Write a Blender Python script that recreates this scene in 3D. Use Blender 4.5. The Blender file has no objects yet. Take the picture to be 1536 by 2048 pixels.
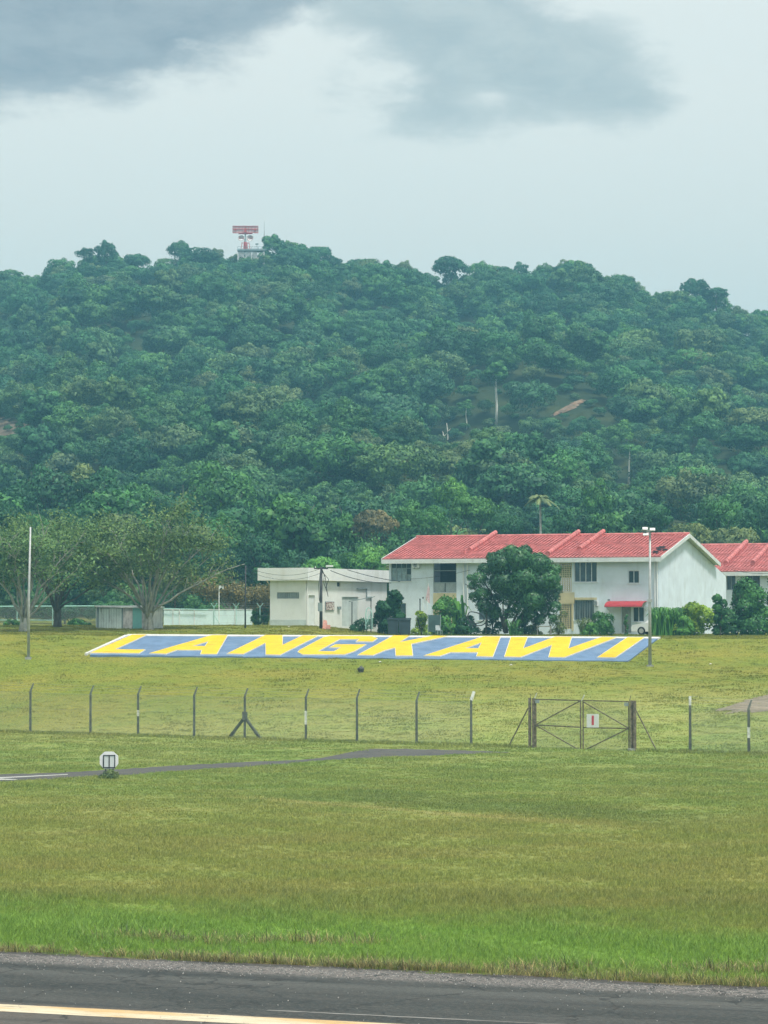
import bpy, bmesh, math, random
import numpy as np
from mathutils import Vector, Matrix
from mathutils.geometry import tessellate_polygon

# ------------------------------------------------------------------ camera, world, sun, exposure
FPX, CX, CY, HORIZON, CAM_H = 6000.0, 768.0, 1024.0, 1232.0, 6.8
PITCH = math.atan((HORIZON - CY) / FPX)
scene = bpy.context.scene
cam_data = bpy.data.cameras.new("camera")
cam = bpy.data.objects.new("camera", cam_data)
scene.collection.objects.link(cam)
scene.camera = cam
cam_data.sensor_fit = 'HORIZONTAL'
cam_data.sensor_width = 36.0
cam_data.lens = FPX / 1536.0 * 36.0
cam_data.clip_start = 0.5
cam_data.clip_end = 6000
cam.location = (0, 0, CAM_H)
cam.rotation_euler = (math.pi / 2 + PITCH, 0, 0)

SUN_EL, SUN_AZ = math.radians(64), math.radians(143)     # azimuth clockwise from +Y (view direction)
world = bpy.data.worlds.new("World")
scene.world = world
world.use_nodes = True
wt = world.node_tree
wt.nodes.clear()


def wn(t, **k):
    n = wt.nodes.new(t)
    for a, b in k.items():
        setattr(n, a, b)
    return n


def wl(a, b):
    wt.links.new(a, b)


def wmath(op, a, b=None, c=None, clamp=False):
    n = wn('ShaderNodeMath', operation=op, use_clamp=clamp)
    for i, v in enumerate((a, b, c)):
        if v is None:
            continue
        if isinstance(v, (int, float)):
            n.inputs[i].default_value = v
        else:
            wl(v, n.inputs[i])
    return n.outputs[0]


def wmix(fac, a, b):
    n = wn('ShaderNodeMix', data_type='RGBA')
    for s, v in ((n.inputs[0], fac), (n.inputs[6], a), (n.inputs[7], b)):
        if isinstance(v, (int, float)):
            s.default_value = v
        elif isinstance(v, tuple):
            s.default_value = (*v, 1)
        else:
            wl(v, s)
    return n.outputs[2]


w_tc = wn('ShaderNodeTexCoord')
w_sep = wn('ShaderNodeSeparateXYZ')
wl(w_tc.outputs['Generated'], w_sep.inputs[0])
dx, dy, dz = w_sep.outputs
az = wmath('MULTIPLY', wmath('ARCTAN2', dx, dy), 57.2958)
el = wmath('MULTIPLY', wmath('ARCSINE', dz), 57.2958)
sky = wn('ShaderNodeTexSky', sky_type='NISHITA')
sky.sun_disc = False
sky.sun_elevation = SUN_EL
sky.sun_rotation = SUN_AZ
sky.air_density = 1.2
sky.dust_density = 3.0
# cloud layer: a noise in the plane of the cloud deck
zz = wmath('ADD', wmath('ABSOLUTE', dz), 0.10)
cmb = wn('ShaderNodeCombineXYZ')
wl(wmath('DIVIDE', dx, zz), cmb.inputs[0])
wl(wmath('DIVIDE', dy, zz), cmb.inputs[1])


def wnoise(scale, detail, rough, loc=(0, 0, 0), sc=(1, 1, 1), dist=0.0):
    m = wn('ShaderNodeMapping')
    m.inputs['Location'].default_value = loc
    m.inputs['Scale'].default_value = sc
    wl(cmb.outputs[0], m.inputs[0])
    n = wn('ShaderNodeTexNoise')
    n.inputs['Scale'].default_value = scale
    n.inputs['Detail'].default_value = detail
    n.inputs['Roughness'].default_value = rough
    n.inputs['Distortion'].default_value = dist
    wl(m.outputs[0], n.inputs['Vector'])
    return n.outputs['Fac']


n_big = wnoise(1.1, 3, 0.5, loc=(3.1, 1.7, 0))
n_med = wnoise(4.5, 6, 0.56, loc=(0.4, 2.2, 0), sc=(1, 0.8, 1), dist=0.3)
n_fine = wnoise(11.0, 7, 0.66, loc=(5.4, 0.2, 0), sc=(1, 0.6, 1), dist=0.2)


def lobe(a0, e0, ra, re, amp):
    qa = wmath('DIVIDE', wmath('SUBTRACT', az, a0), ra)
    qe = wmath('DIVIDE', wmath('SUBTRACT', el, e0), re)
    d2 = wmath('ADD', wmath('MULTIPLY', qa, qa), wmath('MULTIPLY', qe, qe))
    return wmath('MULTIPLY', wmath('EXPONENT', wmath('MULTIPLY', d2, -1.0)), amp)


def lsum(*ls):
    s = ls[0]
    for l in ls[1:]:
        s = wmath('ADD', s, l)
    return s


def smooth(v, lo, hi):
    n = wn('ShaderNodeMapRange', interpolation_type='SMOOTHSTEP')
    n.inputs[1].default_value = lo
    n.inputs[2].default_value = hi
    wl(v, n.inputs[0])
    return n.outputs[0]


wob = wmath('ADD', wmath('MULTIPLY', wmath('SUBTRACT', n_med, 0.5), 1.15),
            wmath('MULTIPLY', wmath('SUBTRACT', n_fine, 0.5), 0.95))
# the heavy blue-grey bank (upper left) and the thinner grey bank (upper right); cloud elsewhere by noise alone
dark = lsum(lobe(-6.4, 12.0, 3.3, 2.0, 1.5), lobe(-10.5, 12.3, 3.5, 2.2, 0.9), lobe(-2.8, 12.9, 2.3, 1.8, 0.8))
thin = lsum(lobe(0.4, 11.9, 2.4, 1.5, 0.95), lobe(3.0, 10.4, 2.5, 1.05, 0.95), lobe(1.0, 9.55, 1.3, 0.55, 0.50),
            lobe(4.9, 9.7, 1.2, 0.5, 0.45), lobe(3.0, 12.3, 3.0, 0.8, 0.35), lobe(1.9, 9.85, 0.6, 0.28, -0.45),
            lobe(7.8, 11.0, 2.0, 1.2, -0.45))
high = smooth(el, 11.8, 20.0)                       # deck overhead, out of frame: broken cloud of the same kind
far_cloud = wmath('MULTIPLY', wmath('MULTIPLY', n_big, high), 1.0)
m_dark = smooth(wmath('ADD', wmath('ADD', dark, wmath('MULTIPLY', far_cloud, 0.55)), wmath('MULTIPLY', wob, 0.85)), 0.28, 0.80)
m_thin = smooth(wmath('ADD', wmath('ADD', thin, wmath('MULTIPLY', far_cloud, 0.8)), wmath('MULTIPLY', wob, 1.15)), 0.24, 0.84)
elv = smooth(el, -2.0, 40.0)
clear = wmix(smooth(el, 4.0, 10.5), (5.15, 5.5, 5.15), (5.9, 6.05, 5.65))
clear = wmix(elv, clear, (8.6, 9.0, 9.0))           # brighter veil overhead, as under a bright overcast
clear = wmix(wmath('MULTIPLY', smooth(n_big, 0.35, 0.75), 0.25), clear, (5.7, 6.3, 6.2))
base = wmix(0.08, clear, sky.outputs[0])
tone = smooth(wmath('ADD', wmath('MULTIPLY', n_fine, 0.6), wmath('MULTIPLY', n_med, 0.4)), 0.36, 0.64)
c1 = wmix(wmath('MULTIPLY', m_thin, 0.78), base, wmix(tone, (2.55, 3.25, 3.6), (3.7, 4.3, 4.4)))
c2 = wmix(wmath('MULTIPLY', m_dark, 0.88), c1, wmix(tone, (1.65, 2.15, 2.70), (2.55, 3.05, 3.45)))
bg = wn('ShaderNodeBackground')
bg.inputs['Strength'].default_value = 0.10
wl(c2, bg.inputs['Color'])
w_out = wn('ShaderNodeOutputWorld')
wl(bg.outputs[0], w_out.inputs['Surface'])

sun_data = bpy.data.lights.new("sun", 'SUN')
sun_data.energy = 3.0
sun_data.angle = math.radians(10)
sun_data.color = (1.0, 0.96, 0.89)
sun = bpy.data.objects.new("sun", sun_data)
scene.collection.objects.link(sun)
sd = Vector((math.sin(SUN_AZ) * math.cos(SUN_EL), math.cos(SUN_AZ) * math.cos(SUN_EL), math.sin(SUN_EL)))
sun.rotation_euler = (-sd).to_track_quat('-Z', 'Y').to_euler()
sun.location = sd * 200

scene.view_settings.view_transform = 'Standard'
scene.view_settings.look = 'None'
scene.view_settings.gamma = 1.0
scene.view_settings.use_curve_mapping = False
scene.view_settings.exposure = 0.5
scene.render.engine = 'CYCLES'
scene.cycles.use_denoising = True
scene.cycles.use_adaptive_sampling = True
scene.cycles.adaptive_threshold = 0.03
scene.cycles.max_bounces = 4
scene.cycles.diffuse_bounces = 2
scene.cycles.glossy_bounces = 2
scene.cycles.transmission_bounces = 4
scene.cycles.transparent_max_bounces = 6
scene.cycles.volume_bounces = 0

# ------------------------------------------------------------------ helpers
col = scene.collection
rng = np.random.default_rng(7)
random.seed(11)
_F = np.array((0, math.cos(PITCH), math.sin(PITCH)))
_U = np.array((0, -math.sin(PITCH), math.cos(PITCH)))


def ray(px, py):
    return _F + np.array(((px - CX) / FPX, 0, 0)) + (CY - py) / FPX * _U


def at(px, py, Y):
    d = ray(px, py)
    s = Y / d[1]
    return Vector((d[0] * s, Y, CAM_H + d[2] * s))


def proj(x, y, z):
    r = np.array((x, y, z - CAM_H))
    w = float(r @ _F)
    return CX + FPX * r[0] / w, CY - FPX * float(r @ _U) / w


def lerp(a, b, t):
    return a + (b - a) * t


def sstep(a, b, v):
    t = min(1.0, max(0.0, (v - a) / (b - a)))
    return t * t * (3 - 2 * t)


def tag(o, label=None, cat=None, group=None, kind=None):
    if label:
        o['label'] = label
    if cat:
        o['category'] = cat
    if group:
        o['group'] = group
    if kind:
        o['kind'] = kind
    return o


def empty(name, loc=(0, 0, 0), rz=0.0):
    o = bpy.data.objects.new(name, None)
    o.empty_display_size = 0.2
    o.location = loc
    o.rotation_euler = (0, 0, rz)
    col.objects.link(o)
    return o


def link(name, mesh, parent=None, m=None):
    o = bpy.data.objects.new(name, mesh)
    col.objects.link(o)
    if parent is not None:
        o.parent = parent
    if m is not None:
        o.material_slots[0].link = 'OBJECT'
        o.material_slots[0].material = m
    return o


class MB:
    def __init__(self):
        self.v, self.f = [], []

    def add(self, vs, fs):
        b = len(self.v)
        self.v += [tuple(p) for p in vs]
        self.f += [tuple(b + i for i in q) for q in fs]
        return self

    def box(self, x0, x1, y0, y1, z0, z1):
        return self.add([(x0, y0, z0), (x1, y0, z0), (x1, y1, z0), (x0, y1, z0),
                         (x0, y0, z1), (x1, y0, z1), (x1, y1, z1), (x0, y1, z1)],
                        [(0, 3, 2, 1), (4, 5, 6, 7), (0, 1, 5, 4), (1, 2, 6, 5), (2, 3, 7, 6), (3, 0, 4, 7)])

    def tube(self, pts, radii, n=6, cap=True):
        pts = [Vector(p) for p in pts]
        if isinstance(radii, (int, float)):
            radii = [radii] * len(pts)
        rings = []
        ref = Vector((0.31, 0.77, 0.55))
        for i, p in enumerate(pts):
            d = (pts[min(i + 1, len(pts) - 1)] - pts[max(i - 1, 0)])
            if d.length < 1e-9:
                d = Vector((0, 0, 1))
            d.normalize()
            a = d.cross(ref)
            if a.length < 1e-3:
                a = d.cross(Vector((1, 0, 0)))
            a.normalize()
            b = d.cross(a)
            rings.append([p + (a * math.cos(2 * math.pi * k / n) + b * math.sin(2 * math.pi * k / n)) * radii[i] for k in range(n)])
        vs = [p for r in rings for p in r]
        fs = []
        for i in range(len(pts) - 1):
            for k in range(n):
                k2 = (k + 1) % n
                fs.append((i * n + k, i * n + k2, (i + 1) * n + k2, (i + 1) * n + k))
        if cap:
            fs.append(tuple(range(n - 1, -1, -1)))
            fs.append(tuple((len(pts) - 1) * n + k for k in range(n)))
        return self.add(vs, fs)

    def bar(self, p0, p1, w, h=None):
        """square-section bar from p0 to p1"""
        h = h or w
        p0, p1 = Vector(p0), Vector(p1)
        d = (p1 - p0).normalized()
        up = Vector((0, 0, 1)) if abs(d.z) < 0.95 else Vector((0, 1, 0))
        a = d.cross(up).normalized() * (w / 2)
        b = a.cross(d).normalized() * (h / 2)
        vs = [p + s * a + t * b for p in (p0, p1) for s, t in ((-1, -1), (1, -1), (1, 1), (-1, 1))]
        return self.add(vs, [(0, 1, 2, 3), (7, 6, 5, 4), (0, 4, 5, 1), (1, 5, 6, 2), (2, 6, 7, 3), (3, 7, 4, 0)])

    def mesh(self, name, m, smooth_=False):
        me = bpy.data.meshes.new(name)
        me.from_pydata(self.v, [], self.f)
        me.materials.append(m)
        bm = bmesh.new()
        bm.from_mesh(me)
        bmesh.ops.recalc_face_normals(bm, faces=bm.faces)
        bm.to_mesh(me)
        bm.free()
        if smooth_:
            me.polygons.foreach_set('use_smooth', [True] * len(me.polygons))
        return me

    def build(self, name, m, parent=None, smooth_=False):
        return link(name, self.mesh(name, m, smooth_), parent)


# ------------------------------------------------------------------ materials
def new_mat(name):
    m = bpy.data.materials.new(name)
    m.use_nodes = True
    nt = m.node_tree
    nt.nodes.clear()
    out = nt.nodes.new('ShaderNodeOutputMaterial')
    return m, nt, out


class NT:
    def __init__(self, nt):
        self.nt = nt

    def n(self, t, **k):
        x = self.nt.nodes.new(t)
        for a, b in k.items():
            setattr(x, a, b)
        return x

    def l(self, a, b):
        self.nt.links.new(a, b)

    def setv(self, s, v):
        if isinstance(v, (int, float)):
            s.default_value = v
        elif isinstance(v, tuple):
            s.default_value = (*v, 1) if len(v) == 3 and s.type == 'RGBA' else v
        else:
            self.l(v, s)

    def math(self, op, a, b=None, clamp=False):
        x = self.n('ShaderNodeMath', operation=op, use_clamp=clamp)
        self.setv(x.inputs[0], a)
        if b is not None:
            self.setv(x.inputs[1], b)
        return x.outputs[0]

    def mix(self, f, a, b, mode='MIX'):
        x = self.n('ShaderNodeMix', data_type='RGBA', blend_type=mode)
        self.setv(x.inputs[0], f)
        self.setv(x.inputs[6], a)
        self.setv(x.inputs[7], b)
        return x.outputs[2]

    def noise(self, vec, scale, detail=4, rough=0.55, sc=(1, 1, 1), loc=(0, 0, 0), dist=0.0):
        mp = self.n('ShaderNodeMapping')
        mp.inputs['Scale'].default_value = sc
        mp.inputs['Location'].default_value = loc
        self.l(vec, mp.inputs[0])
        x = self.n('ShaderNodeTexNoise')
        x.inputs['Scale'].default_value = scale
        x.inputs['Detail'].default_value = detail
        x.inputs['Roughness'].default_value = rough
        x.inputs['Distortion'].default_value = dist
        self.l(mp.outputs[0], x.inputs['Vector'])
        return x.outputs['Fac']

    def ss(self, v, lo, hi, a=0.0, b=1.0):
        x = self.n('ShaderNodeMapRange', interpolation_type='SMOOTHSTEP')
        self.setv(x.inputs[0], v)
        x.inputs[1].default_value = lo
        x.inputs[2].default_value = hi
        x.inputs[3].default_value = a
        x.inputs[4].default_value = b
        return x.outputs[0]

    def bump(self, h, strength, dist):
        x = self.n('ShaderNodeBump')
        x.inputs['Strength'].default_value = strength
        x.inputs['Distance'].default_value = dist
        self.l(h, x.inputs['Height'])
        return x.outputs[0]


def mat(name, c, rough=0.7, var=0.12, vscale=2.0, stain=None, stain_amt=0.0, stain_sc=(1, 1, 0.25), metal=0.0, spec=0.35, bump=0.0, bscale=30):
    """plain painted / natural surface: base colour with patchy variation, optional stains, fine relief"""
    m, nt, out = new_mat(name)
    k = NT(nt)
    geo = k.n('ShaderNodeNewGeometry')
    p = geo.outputs['Position']
    nz = k.noise(p, vscale, 5, 0.6)
    dk = tuple(x * (1 - var) for x in c)
    lt = tuple(min(1, x * (1 + var)) for x in c)
    cc = k.mix(k.ss(nz, 0.3, 0.7), dk, lt)
    if stain:
        ns = k.noise(p, vscale * 1.7, 6, 0.65, sc=stain_sc, loc=(3, 1, 7))
        cc = k.mix(k.math('MULTIPLY', k.ss(ns, 0.52, 0.72), stain_amt), cc, stain)
    b = k.n('ShaderNodeBsdfPrincipled')
    k.setv(b.inputs['Base Color'], cc)
    b.inputs['Roughness'].default_value = rough
    b.inputs['Metallic'].default_value = metal
    b.inputs['Specular IOR Level'].default_value = spec
    if bump:
        k.l(k.bump(k.noise(p, bscale, 4, 0.6), bump, 0.02), b.inputs['Normal'])
    k.l(b.outputs[0], out.inputs[0])
    return m


def leaf_mat(name, cols, trans=0.22, rough=0.55, spec=0.25, patch=None):
    """foliage: colour chosen per tree, varied per leaf; some light passes through"""
    m, nt, out = new_mat(name)
    k = NT(nt)
    oi = k.n('ShaderNodeObjectInfo')
    at_ = k.n('ShaderNodeAttribute', attribute_name='v')
    ramp = k.n('ShaderNodeValToRGB')
    e = ramp.color_ramp.elements
    while len(e) < len(cols):
        e.new(0.5)
    for i, c in enumerate(cols):
        e[i].position = i / max(1, len(cols) - 1)
        e[i].color = (*c, 1)
    k.l(oi.outputs['Random'], ramp.inputs[0])
    geo = k.n('ShaderNodeNewGeometry')
    big = k.noise(geo.outputs['Position'], 0.35, 3, 0.5)
    stand = k.noise(geo.outputs['Position'], 0.022, 4, 0.6, loc=(11, 3, 5))
    f = k.math('ADD', k.math('MULTIPLY', at_.outputs['Fac'], 0.85), k.math('MULTIPLY', big, 0.35))
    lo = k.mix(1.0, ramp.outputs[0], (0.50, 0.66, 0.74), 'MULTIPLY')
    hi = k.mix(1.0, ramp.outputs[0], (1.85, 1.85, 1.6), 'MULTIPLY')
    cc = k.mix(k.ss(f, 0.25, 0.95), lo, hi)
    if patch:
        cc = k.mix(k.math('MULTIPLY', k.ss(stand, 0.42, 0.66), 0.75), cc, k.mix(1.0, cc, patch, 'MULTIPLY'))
    b = k.n('ShaderNodeBsdfPrincipled')
    k.setv(b.inputs['Base Color'], cc)
    b.inputs['Roughness'].default_value = rough
    b.inputs['Specular IOR Level'].default_value = spec
    t = k.n('ShaderNodeBsdfTranslucent')
    k.setv(t.inputs['Color'], cc)
    mx = k.n('ShaderNodeMixShader')
    mx.inputs[0].default_value = trans
    k.l(b.outputs[0], mx.inputs[1])
    k.l(t.outputs[0], mx.inputs[2])
    k.l(mx.outputs[0], out.inputs[0])
    return m


def ground_point(px, py, z=0.0):
    d = ray(px, py)
    s = (z - CAM_H) / d[2]
    return Vector((d[0] * s, d[1] * s, z))


# runway edge frame: origin at the photo's left end of the edge, e along it, q towards the camera
R0, R1 = ground_point(0, 1903), ground_point(1536, 1975)
E_DIR = (R1 - R0).normalized()
Q_DIR = Vector((E_DIR.y, -E_DIR.x, 0))
if Q_DIR.y > 0:
    Q_DIR = -Q_DIR
RW_ANG = math.atan2(E_DIR.y, E_DIR.x)


def grass_color(k, p):
    """colour of the turf by place in the field (world position p): lush strip by the runway, drier middle, greener hollow, dry bank"""
    sep = k.n('ShaderNodeSeparateXYZ')
    k.l(p, sep.inputs[0])
    x, y, z = sep.outputs
    # distance from the runway edge
    dot = k.n('ShaderNodeVectorMath', operation='DOT_PRODUCT')
    sub = k.n('ShaderNodeVectorMath', operation='SUBTRACT')
    k.l(p, sub.inputs[0])
    sub.inputs[1].default_value = R0
    k.l(sub.outputs[0], dot.inputs[0])
    dot.inputs[1].default_value = -Q_DIR
    q = dot.outputs['Value']
    big = k.noise(p, 0.09, 3, 0.6, sc=(0.6, 1.0, 0))
    streak = k.noise(p, 0.30, 4, 0.62, sc=(0.45, 1.0, 0), loc=(7, 3, 0))
    med = k.noise(p, 1.3, 3, 0.65, sc=(0.8, 1, 0))
    fine = k.noise(p, 9.0, 2, 0.7, sc=(1, 1, 0.3))
    lush, dry, olive, deep, straw = ((0.208, 0.345, 0.068), (0.282, 0.288, 0.088), (0.248, 0.285, 0.076),
                                     (0.125, 0.200, 0.050), (0.40, 0.35, 0.15))
    c = k.mix(k.ss(streak, 0.36, 0.62), olive, dry)
    qn = k.math('ADD', q, k.math('MULTIPLY', k.math('SUBTRACT', med, 0.5), 10.0))
    qn = k.math('ADD', qn, k.math('MULTIPLY', k.math('SUBTRACT', big, 0.5), 10.0))
    c = k.mix(k.ss(qn, 4.5, 15.0, 0.92, 0.0), c, lush)
    green_mid = k.math('MULTIPLY', k.ss(q, 34, 60), k.ss(y, 150, 174, 1.0, 0.0))
    c = k.mix(k.math('MULTIPLY', green_mid, k.ss(streak, 0.35, 0.6, 1.0, 0.42)), c, (0.195, 0.265, 0.064))
    bank = k.math('MULTIPLY', k.ss(y, 168, 184), k.ss(y, 262, 275, 1.0, 0.0))
    c = k.mix(k.math('MULTIPLY', bank, 0.9), c, k.mix(k.ss(streak, 0.38, 0.62), (0.150, 0.185, 0.024), (0.210, 0.202, 0.032)))
    c = k.mix(k.math('MULTIPLY', k.ss(med, 0.55, 0.8), 0.4), c, deep)
    c = k.mix(k.math('MULTIPLY', k.ss(k.noise(p, 0.8, 4, 0.7, sc=(0.35, 1, 0), loc=(1, 9, 0)), 0.6, 0.78), 0.35), c, straw)
    # a greener drain line across the field with a paler lip on its near side
    ha, hb = ground_point(480, 1590), ground_point(1400, 1660)
    hd = (hb - ha).normalized()
    hn = Vector((-hd.y, hd.x, 0))
    vs_ = k.n('ShaderNodeVectorMath', operation='SUBTRACT')
    k.l(p, vs_.inputs[0])
    vs_.inputs[1].default_value = ha
    vd = k.n('ShaderNodeVectorMath', operation='DOT_PRODUCT')
    k.l(vs_.outputs[0], vd.inputs[0])
    vd.inputs[1].default_value = hn
    va = k.n('ShaderNodeVectorMath', operation='DOT_PRODUCT')
    k.l(vs_.outputs[0], va.inputs[0])
    va.inputs[1].default_value = hd
    along = k.math('MULTIPLY', k.ss(va.outputs['Value'], -1.0, 4.0), k.ss(va.outputs['Value'], 17.0, 26.0, 1.0, 0.0))
    off = k.math('ADD', vd.outputs['Value'], k.math('MULTIPLY', k.math('SUBTRACT', med, 0.5), 3.0))
    hollow = k.math('MULTIPLY', k.ss(off, -1.0, 1.5), k.ss(off, 3.5, 8.0, 1.0, 0.0))
    c = k.mix(k.math('MULTIPLY', k.math('MULTIPLY', hollow, along), 0.45), c, (0.110, 0.165, 0.045))
    lip = k.math('MULTIPLY', k.ss(off, -2.0, -1.2), k.ss(off, -0.9, -0.2, 1.0, 0.0))
    c = k.mix(k.math('MULTIPLY', k.math('MULTIPLY', lip, along), 0.5), c, straw)
    # parched fringe along the runway
    qe = k.math('ADD', q, k.math('MULTIPLY', k.math('SUBTRACT', med, 0.5), 2.4))
    c = k.mix(k.math('MULTIPLY', k.ss(qe, 0.2, 2.2, 0.9, 0.0), k.ss(big, 0.36, 0.60)), c, (0.34, 0.285, 0.115))
    c = k.mix(k.ss(qe, -0.5, 0.10, 0.8, 0.0), c, (0.13, 0.10, 0.06))
    lo = k.mix(1.0, c, (0.72, 0.74, 0.72), 'MULTIPLY')
    hi = k.mix(1.0, c, (1.28, 1.24, 1.2), 'MULTIPLY')
    return k.mix(k.ss(fine, 0.3, 0.7), lo, hi), y, z, fine, med, qe


def make_ground_mat():
    m, nt, out = new_mat('turf')
    k = NT(nt)
    p = k.n('ShaderNodeNewGeometry').outputs['Position']
    c, y, z, fine, med, qe = grass_color(k, p)
    c = k.mix(k.ss(qe, 0.2, 1.1, 0.9, 0.0), c, k.mix(k.ss(fine, 0.35, 0.65), (0.10, 0.08, 0.05), (0.19, 0.155, 0.085)))
    c = k.mix(k.ss(y, 120, 172, 1.0, 0.0), c, k.mix(1.0, c, (0.82, 0.84, 0.80), 'MULTIPLY'))     # darker thatch and soil, plus shade between blades put into the flat ground colour
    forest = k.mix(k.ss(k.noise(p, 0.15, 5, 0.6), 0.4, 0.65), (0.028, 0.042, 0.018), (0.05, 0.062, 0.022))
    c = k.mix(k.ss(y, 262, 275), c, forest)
    b = k.n('ShaderNodeBsdfPrincipled')
    k.setv(b.inputs['Base Color'], c)
    b.inputs['Roughness'].default_value = 0.95
    b.inputs['Specular IOR Level'].default_value = 0.1
    h = k.math('ADD', fine, k.math('MULTIPLY', med, 2.0))
    k.l(k.bump(h, 0.8, 0.08), b.inputs['Normal'])
    k.l(b.outputs[0], out.inputs[0])
    return m


def make_blade_mat():
    m, nt, out = new_mat('grass_blade')
    k = NT(nt)
    p = k.n('ShaderNodeNewGeometry').outputs['Position']
    c = grass_color(k, p)[0]
    oi = k.n('ShaderNodeObjectInfo').outputs['Random']
    at_ = k.n('ShaderNodeAttribute', attribute_name='v').outputs['Fac']
    c = k.mix(k.ss(k.math('ADD', k.math('MULTIPLY', oi, 0.5), k.math('MULTIPLY', at_, 0.5)), 0.2, 0.8),
              k.mix(1.0, c, (0.78, 0.84, 0.85), 'MULTIPLY'), k.mix(1.0, c, (1.34, 1.28, 1.15), 'MULTIPLY'))
    b = k.n('ShaderNodeBsdfPrincipled')
    k.setv(b.inputs['Base Color'], c)
    b.inputs['Roughness'].default_value = 0.6
    b.inputs['Specular IOR Level'].default_value = 0.25
    t = k.n('ShaderNodeBsdfTranslucent')
    k.setv(t.inputs['Color'], c)
    mx = k.n('ShaderNodeMixShader')
    mx.inputs[0].default_value = 0.35
    k.l(b.outputs[0], mx.inputs[1])
    k.l(t.outputs[0], mx.inputs[2])
    k.l(mx.outputs[0], out.inputs[0])
    return m


def make_asphalt(name, runway):
    m, nt, out = new_mat(name)
    k = NT(nt)
    tc = k.n('ShaderNodeTexCoord')
    p = tc.outputs['Object']
    sep = k.n('ShaderNodeSeparateXYZ')
    k.l(p, sep.inputs[0])
    q = k.math('MULTIPLY', sep.outputs[1], -1.0)          # distance from the edge towards the camera
    patch = k.noise(p, 0.5, 6, 0.62, sc=(0.35, 1.4, 1))
    grit = k.noise(p, 13, 6, 0.82, sc=(0.7, 1, 1))
    stone = k.n('ShaderNodeTexVoronoi')
    stone.inputs['Scale'].default_value = 14
    k.l(p, stone.inputs['Vector'])
    c = k.mix(k.ss(patch, 0.35, 0.65), (0.024, 0.028, 0.026), (0.052, 0.053, 0.048))
    if runway:
        qw = k.math('ADD', q, k.math('MULTIPLY', k.math('SUBTRACT', patch, 0.5), 0.9))
        worn = k.math('MULTIPLY', k.ss(qw, 0.25, 0.6), k.ss(qw, 1.25, 1.9, 1.0, 0.0))
        c = k.mix(k.math('MULTIPLY', worn, k.ss(grit, 0.42, 0.60)), c, (0.25, 0.22, 0.20))
        c = k.mix(k.ss(qw, 0.0, 0.5, 0.8, 0.0), c, (0.075, 0.06, 0.05))
        band = k.math('MULTIPLY', k.ss(qw, 2.2, 2.6), k.ss(qw, 2.8, 3.5, 1.0, 0.0))
        c = k.mix(k.math('MULTIPLY', band, 0.45), c, (0.10, 0.10, 0.09))
        c = k.mix(k.ss(q, 6.9, 7.2), c, (0.088, 0.078, 0.066))
    else:
        c = k.mix(k.math('MULTIPLY', k.ss(patch, 0.4, 0.7), 0.7), (0.075, 0.070, 0.062), (0.125, 0.112, 0.090))
    c = k.mix(k.math('MULTIPLY', k.ss(grit, 0.46, 0.66), 0.55), c, (0.13, 0.125, 0.11))
    c = k.mix(k.math('MULTIPLY', k.ss(grit, 0.34, 0.48, 1.0, 0.0), 0.6), c, (0.022, 0.026, 0.024))
    crack = k.n('ShaderNodeTexVoronoi', feature='DISTANCE_TO_EDGE')
    crack.inputs['Scale'].default_value = 0.33
    cw = k.n('ShaderNodeVectorMath', operation='ADD')
    k.l(p, cw.inputs[0])
    cn = k.n('ShaderNodeTexNoise')
    cn.inputs['Scale'].default_value = 1.6
    k.l(p, cn.inputs['Vector'])
    k.l(cn.outputs['Color'], cw.inputs[1])
    k.l(cw.outputs[0], crack.inputs['Vector'])
    c = k.mix(k.ss(crack.outputs['Distance'], 0.004, 0.014, 0.7, 0.0), c, (0.015, 0.016, 0.015))
    smear = k.noise(p, 0.9, 5, 0.6, sc=(0.08, 1.6, 1), loc=(2, 5, 0))
    c = k.mix(k.math('MULTIPLY', k.ss(smear, 0.50, 0.70), 0.6), c, (0.028, 0.030, 0.029))
    b = k.n('ShaderNodeBsdfPrincipled')
    k.setv(b.inputs['Base Color'], c)
    b.inputs['Roughness'].default_value = 0.85
    b.inputs['Specular IOR Level'].default_value = 0.25
    k.l(k.bump(k.math('ADD', grit, stone.outputs['Distance']), 0.55, 0.015), b.inputs['Normal'])
    k.l(b.outputs[0], out.inputs[0])
    return m


def make_worn_paint(name, c, c2, under):
    m, nt, out = new_mat(name)
    k = NT(nt)
    p = k.n('ShaderNodeTexCoord').outputs['Object']
    a = k.noise(p, 1.2, 6, 0.6, sc=(0.35, 1.2, 1))
    w = k.noise(p, 5, 6, 0.72, sc=(0.25, 1.5, 1), loc=(4, 2, 0))
    cc = k.mix(k.ss(a, 0.42, 0.66), c, c2)
    cc = k.mix(k.ss(w, 0.54, 0.68), cc, under)
    b = k.n('ShaderNodeBsdfPrincipled')
    k.setv(b.inputs['Base Color'], cc)
    b.inputs['Roughness'].default_value = 0.8
    k.l(b.outputs[0], out.inputs[0])
    return m


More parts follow.
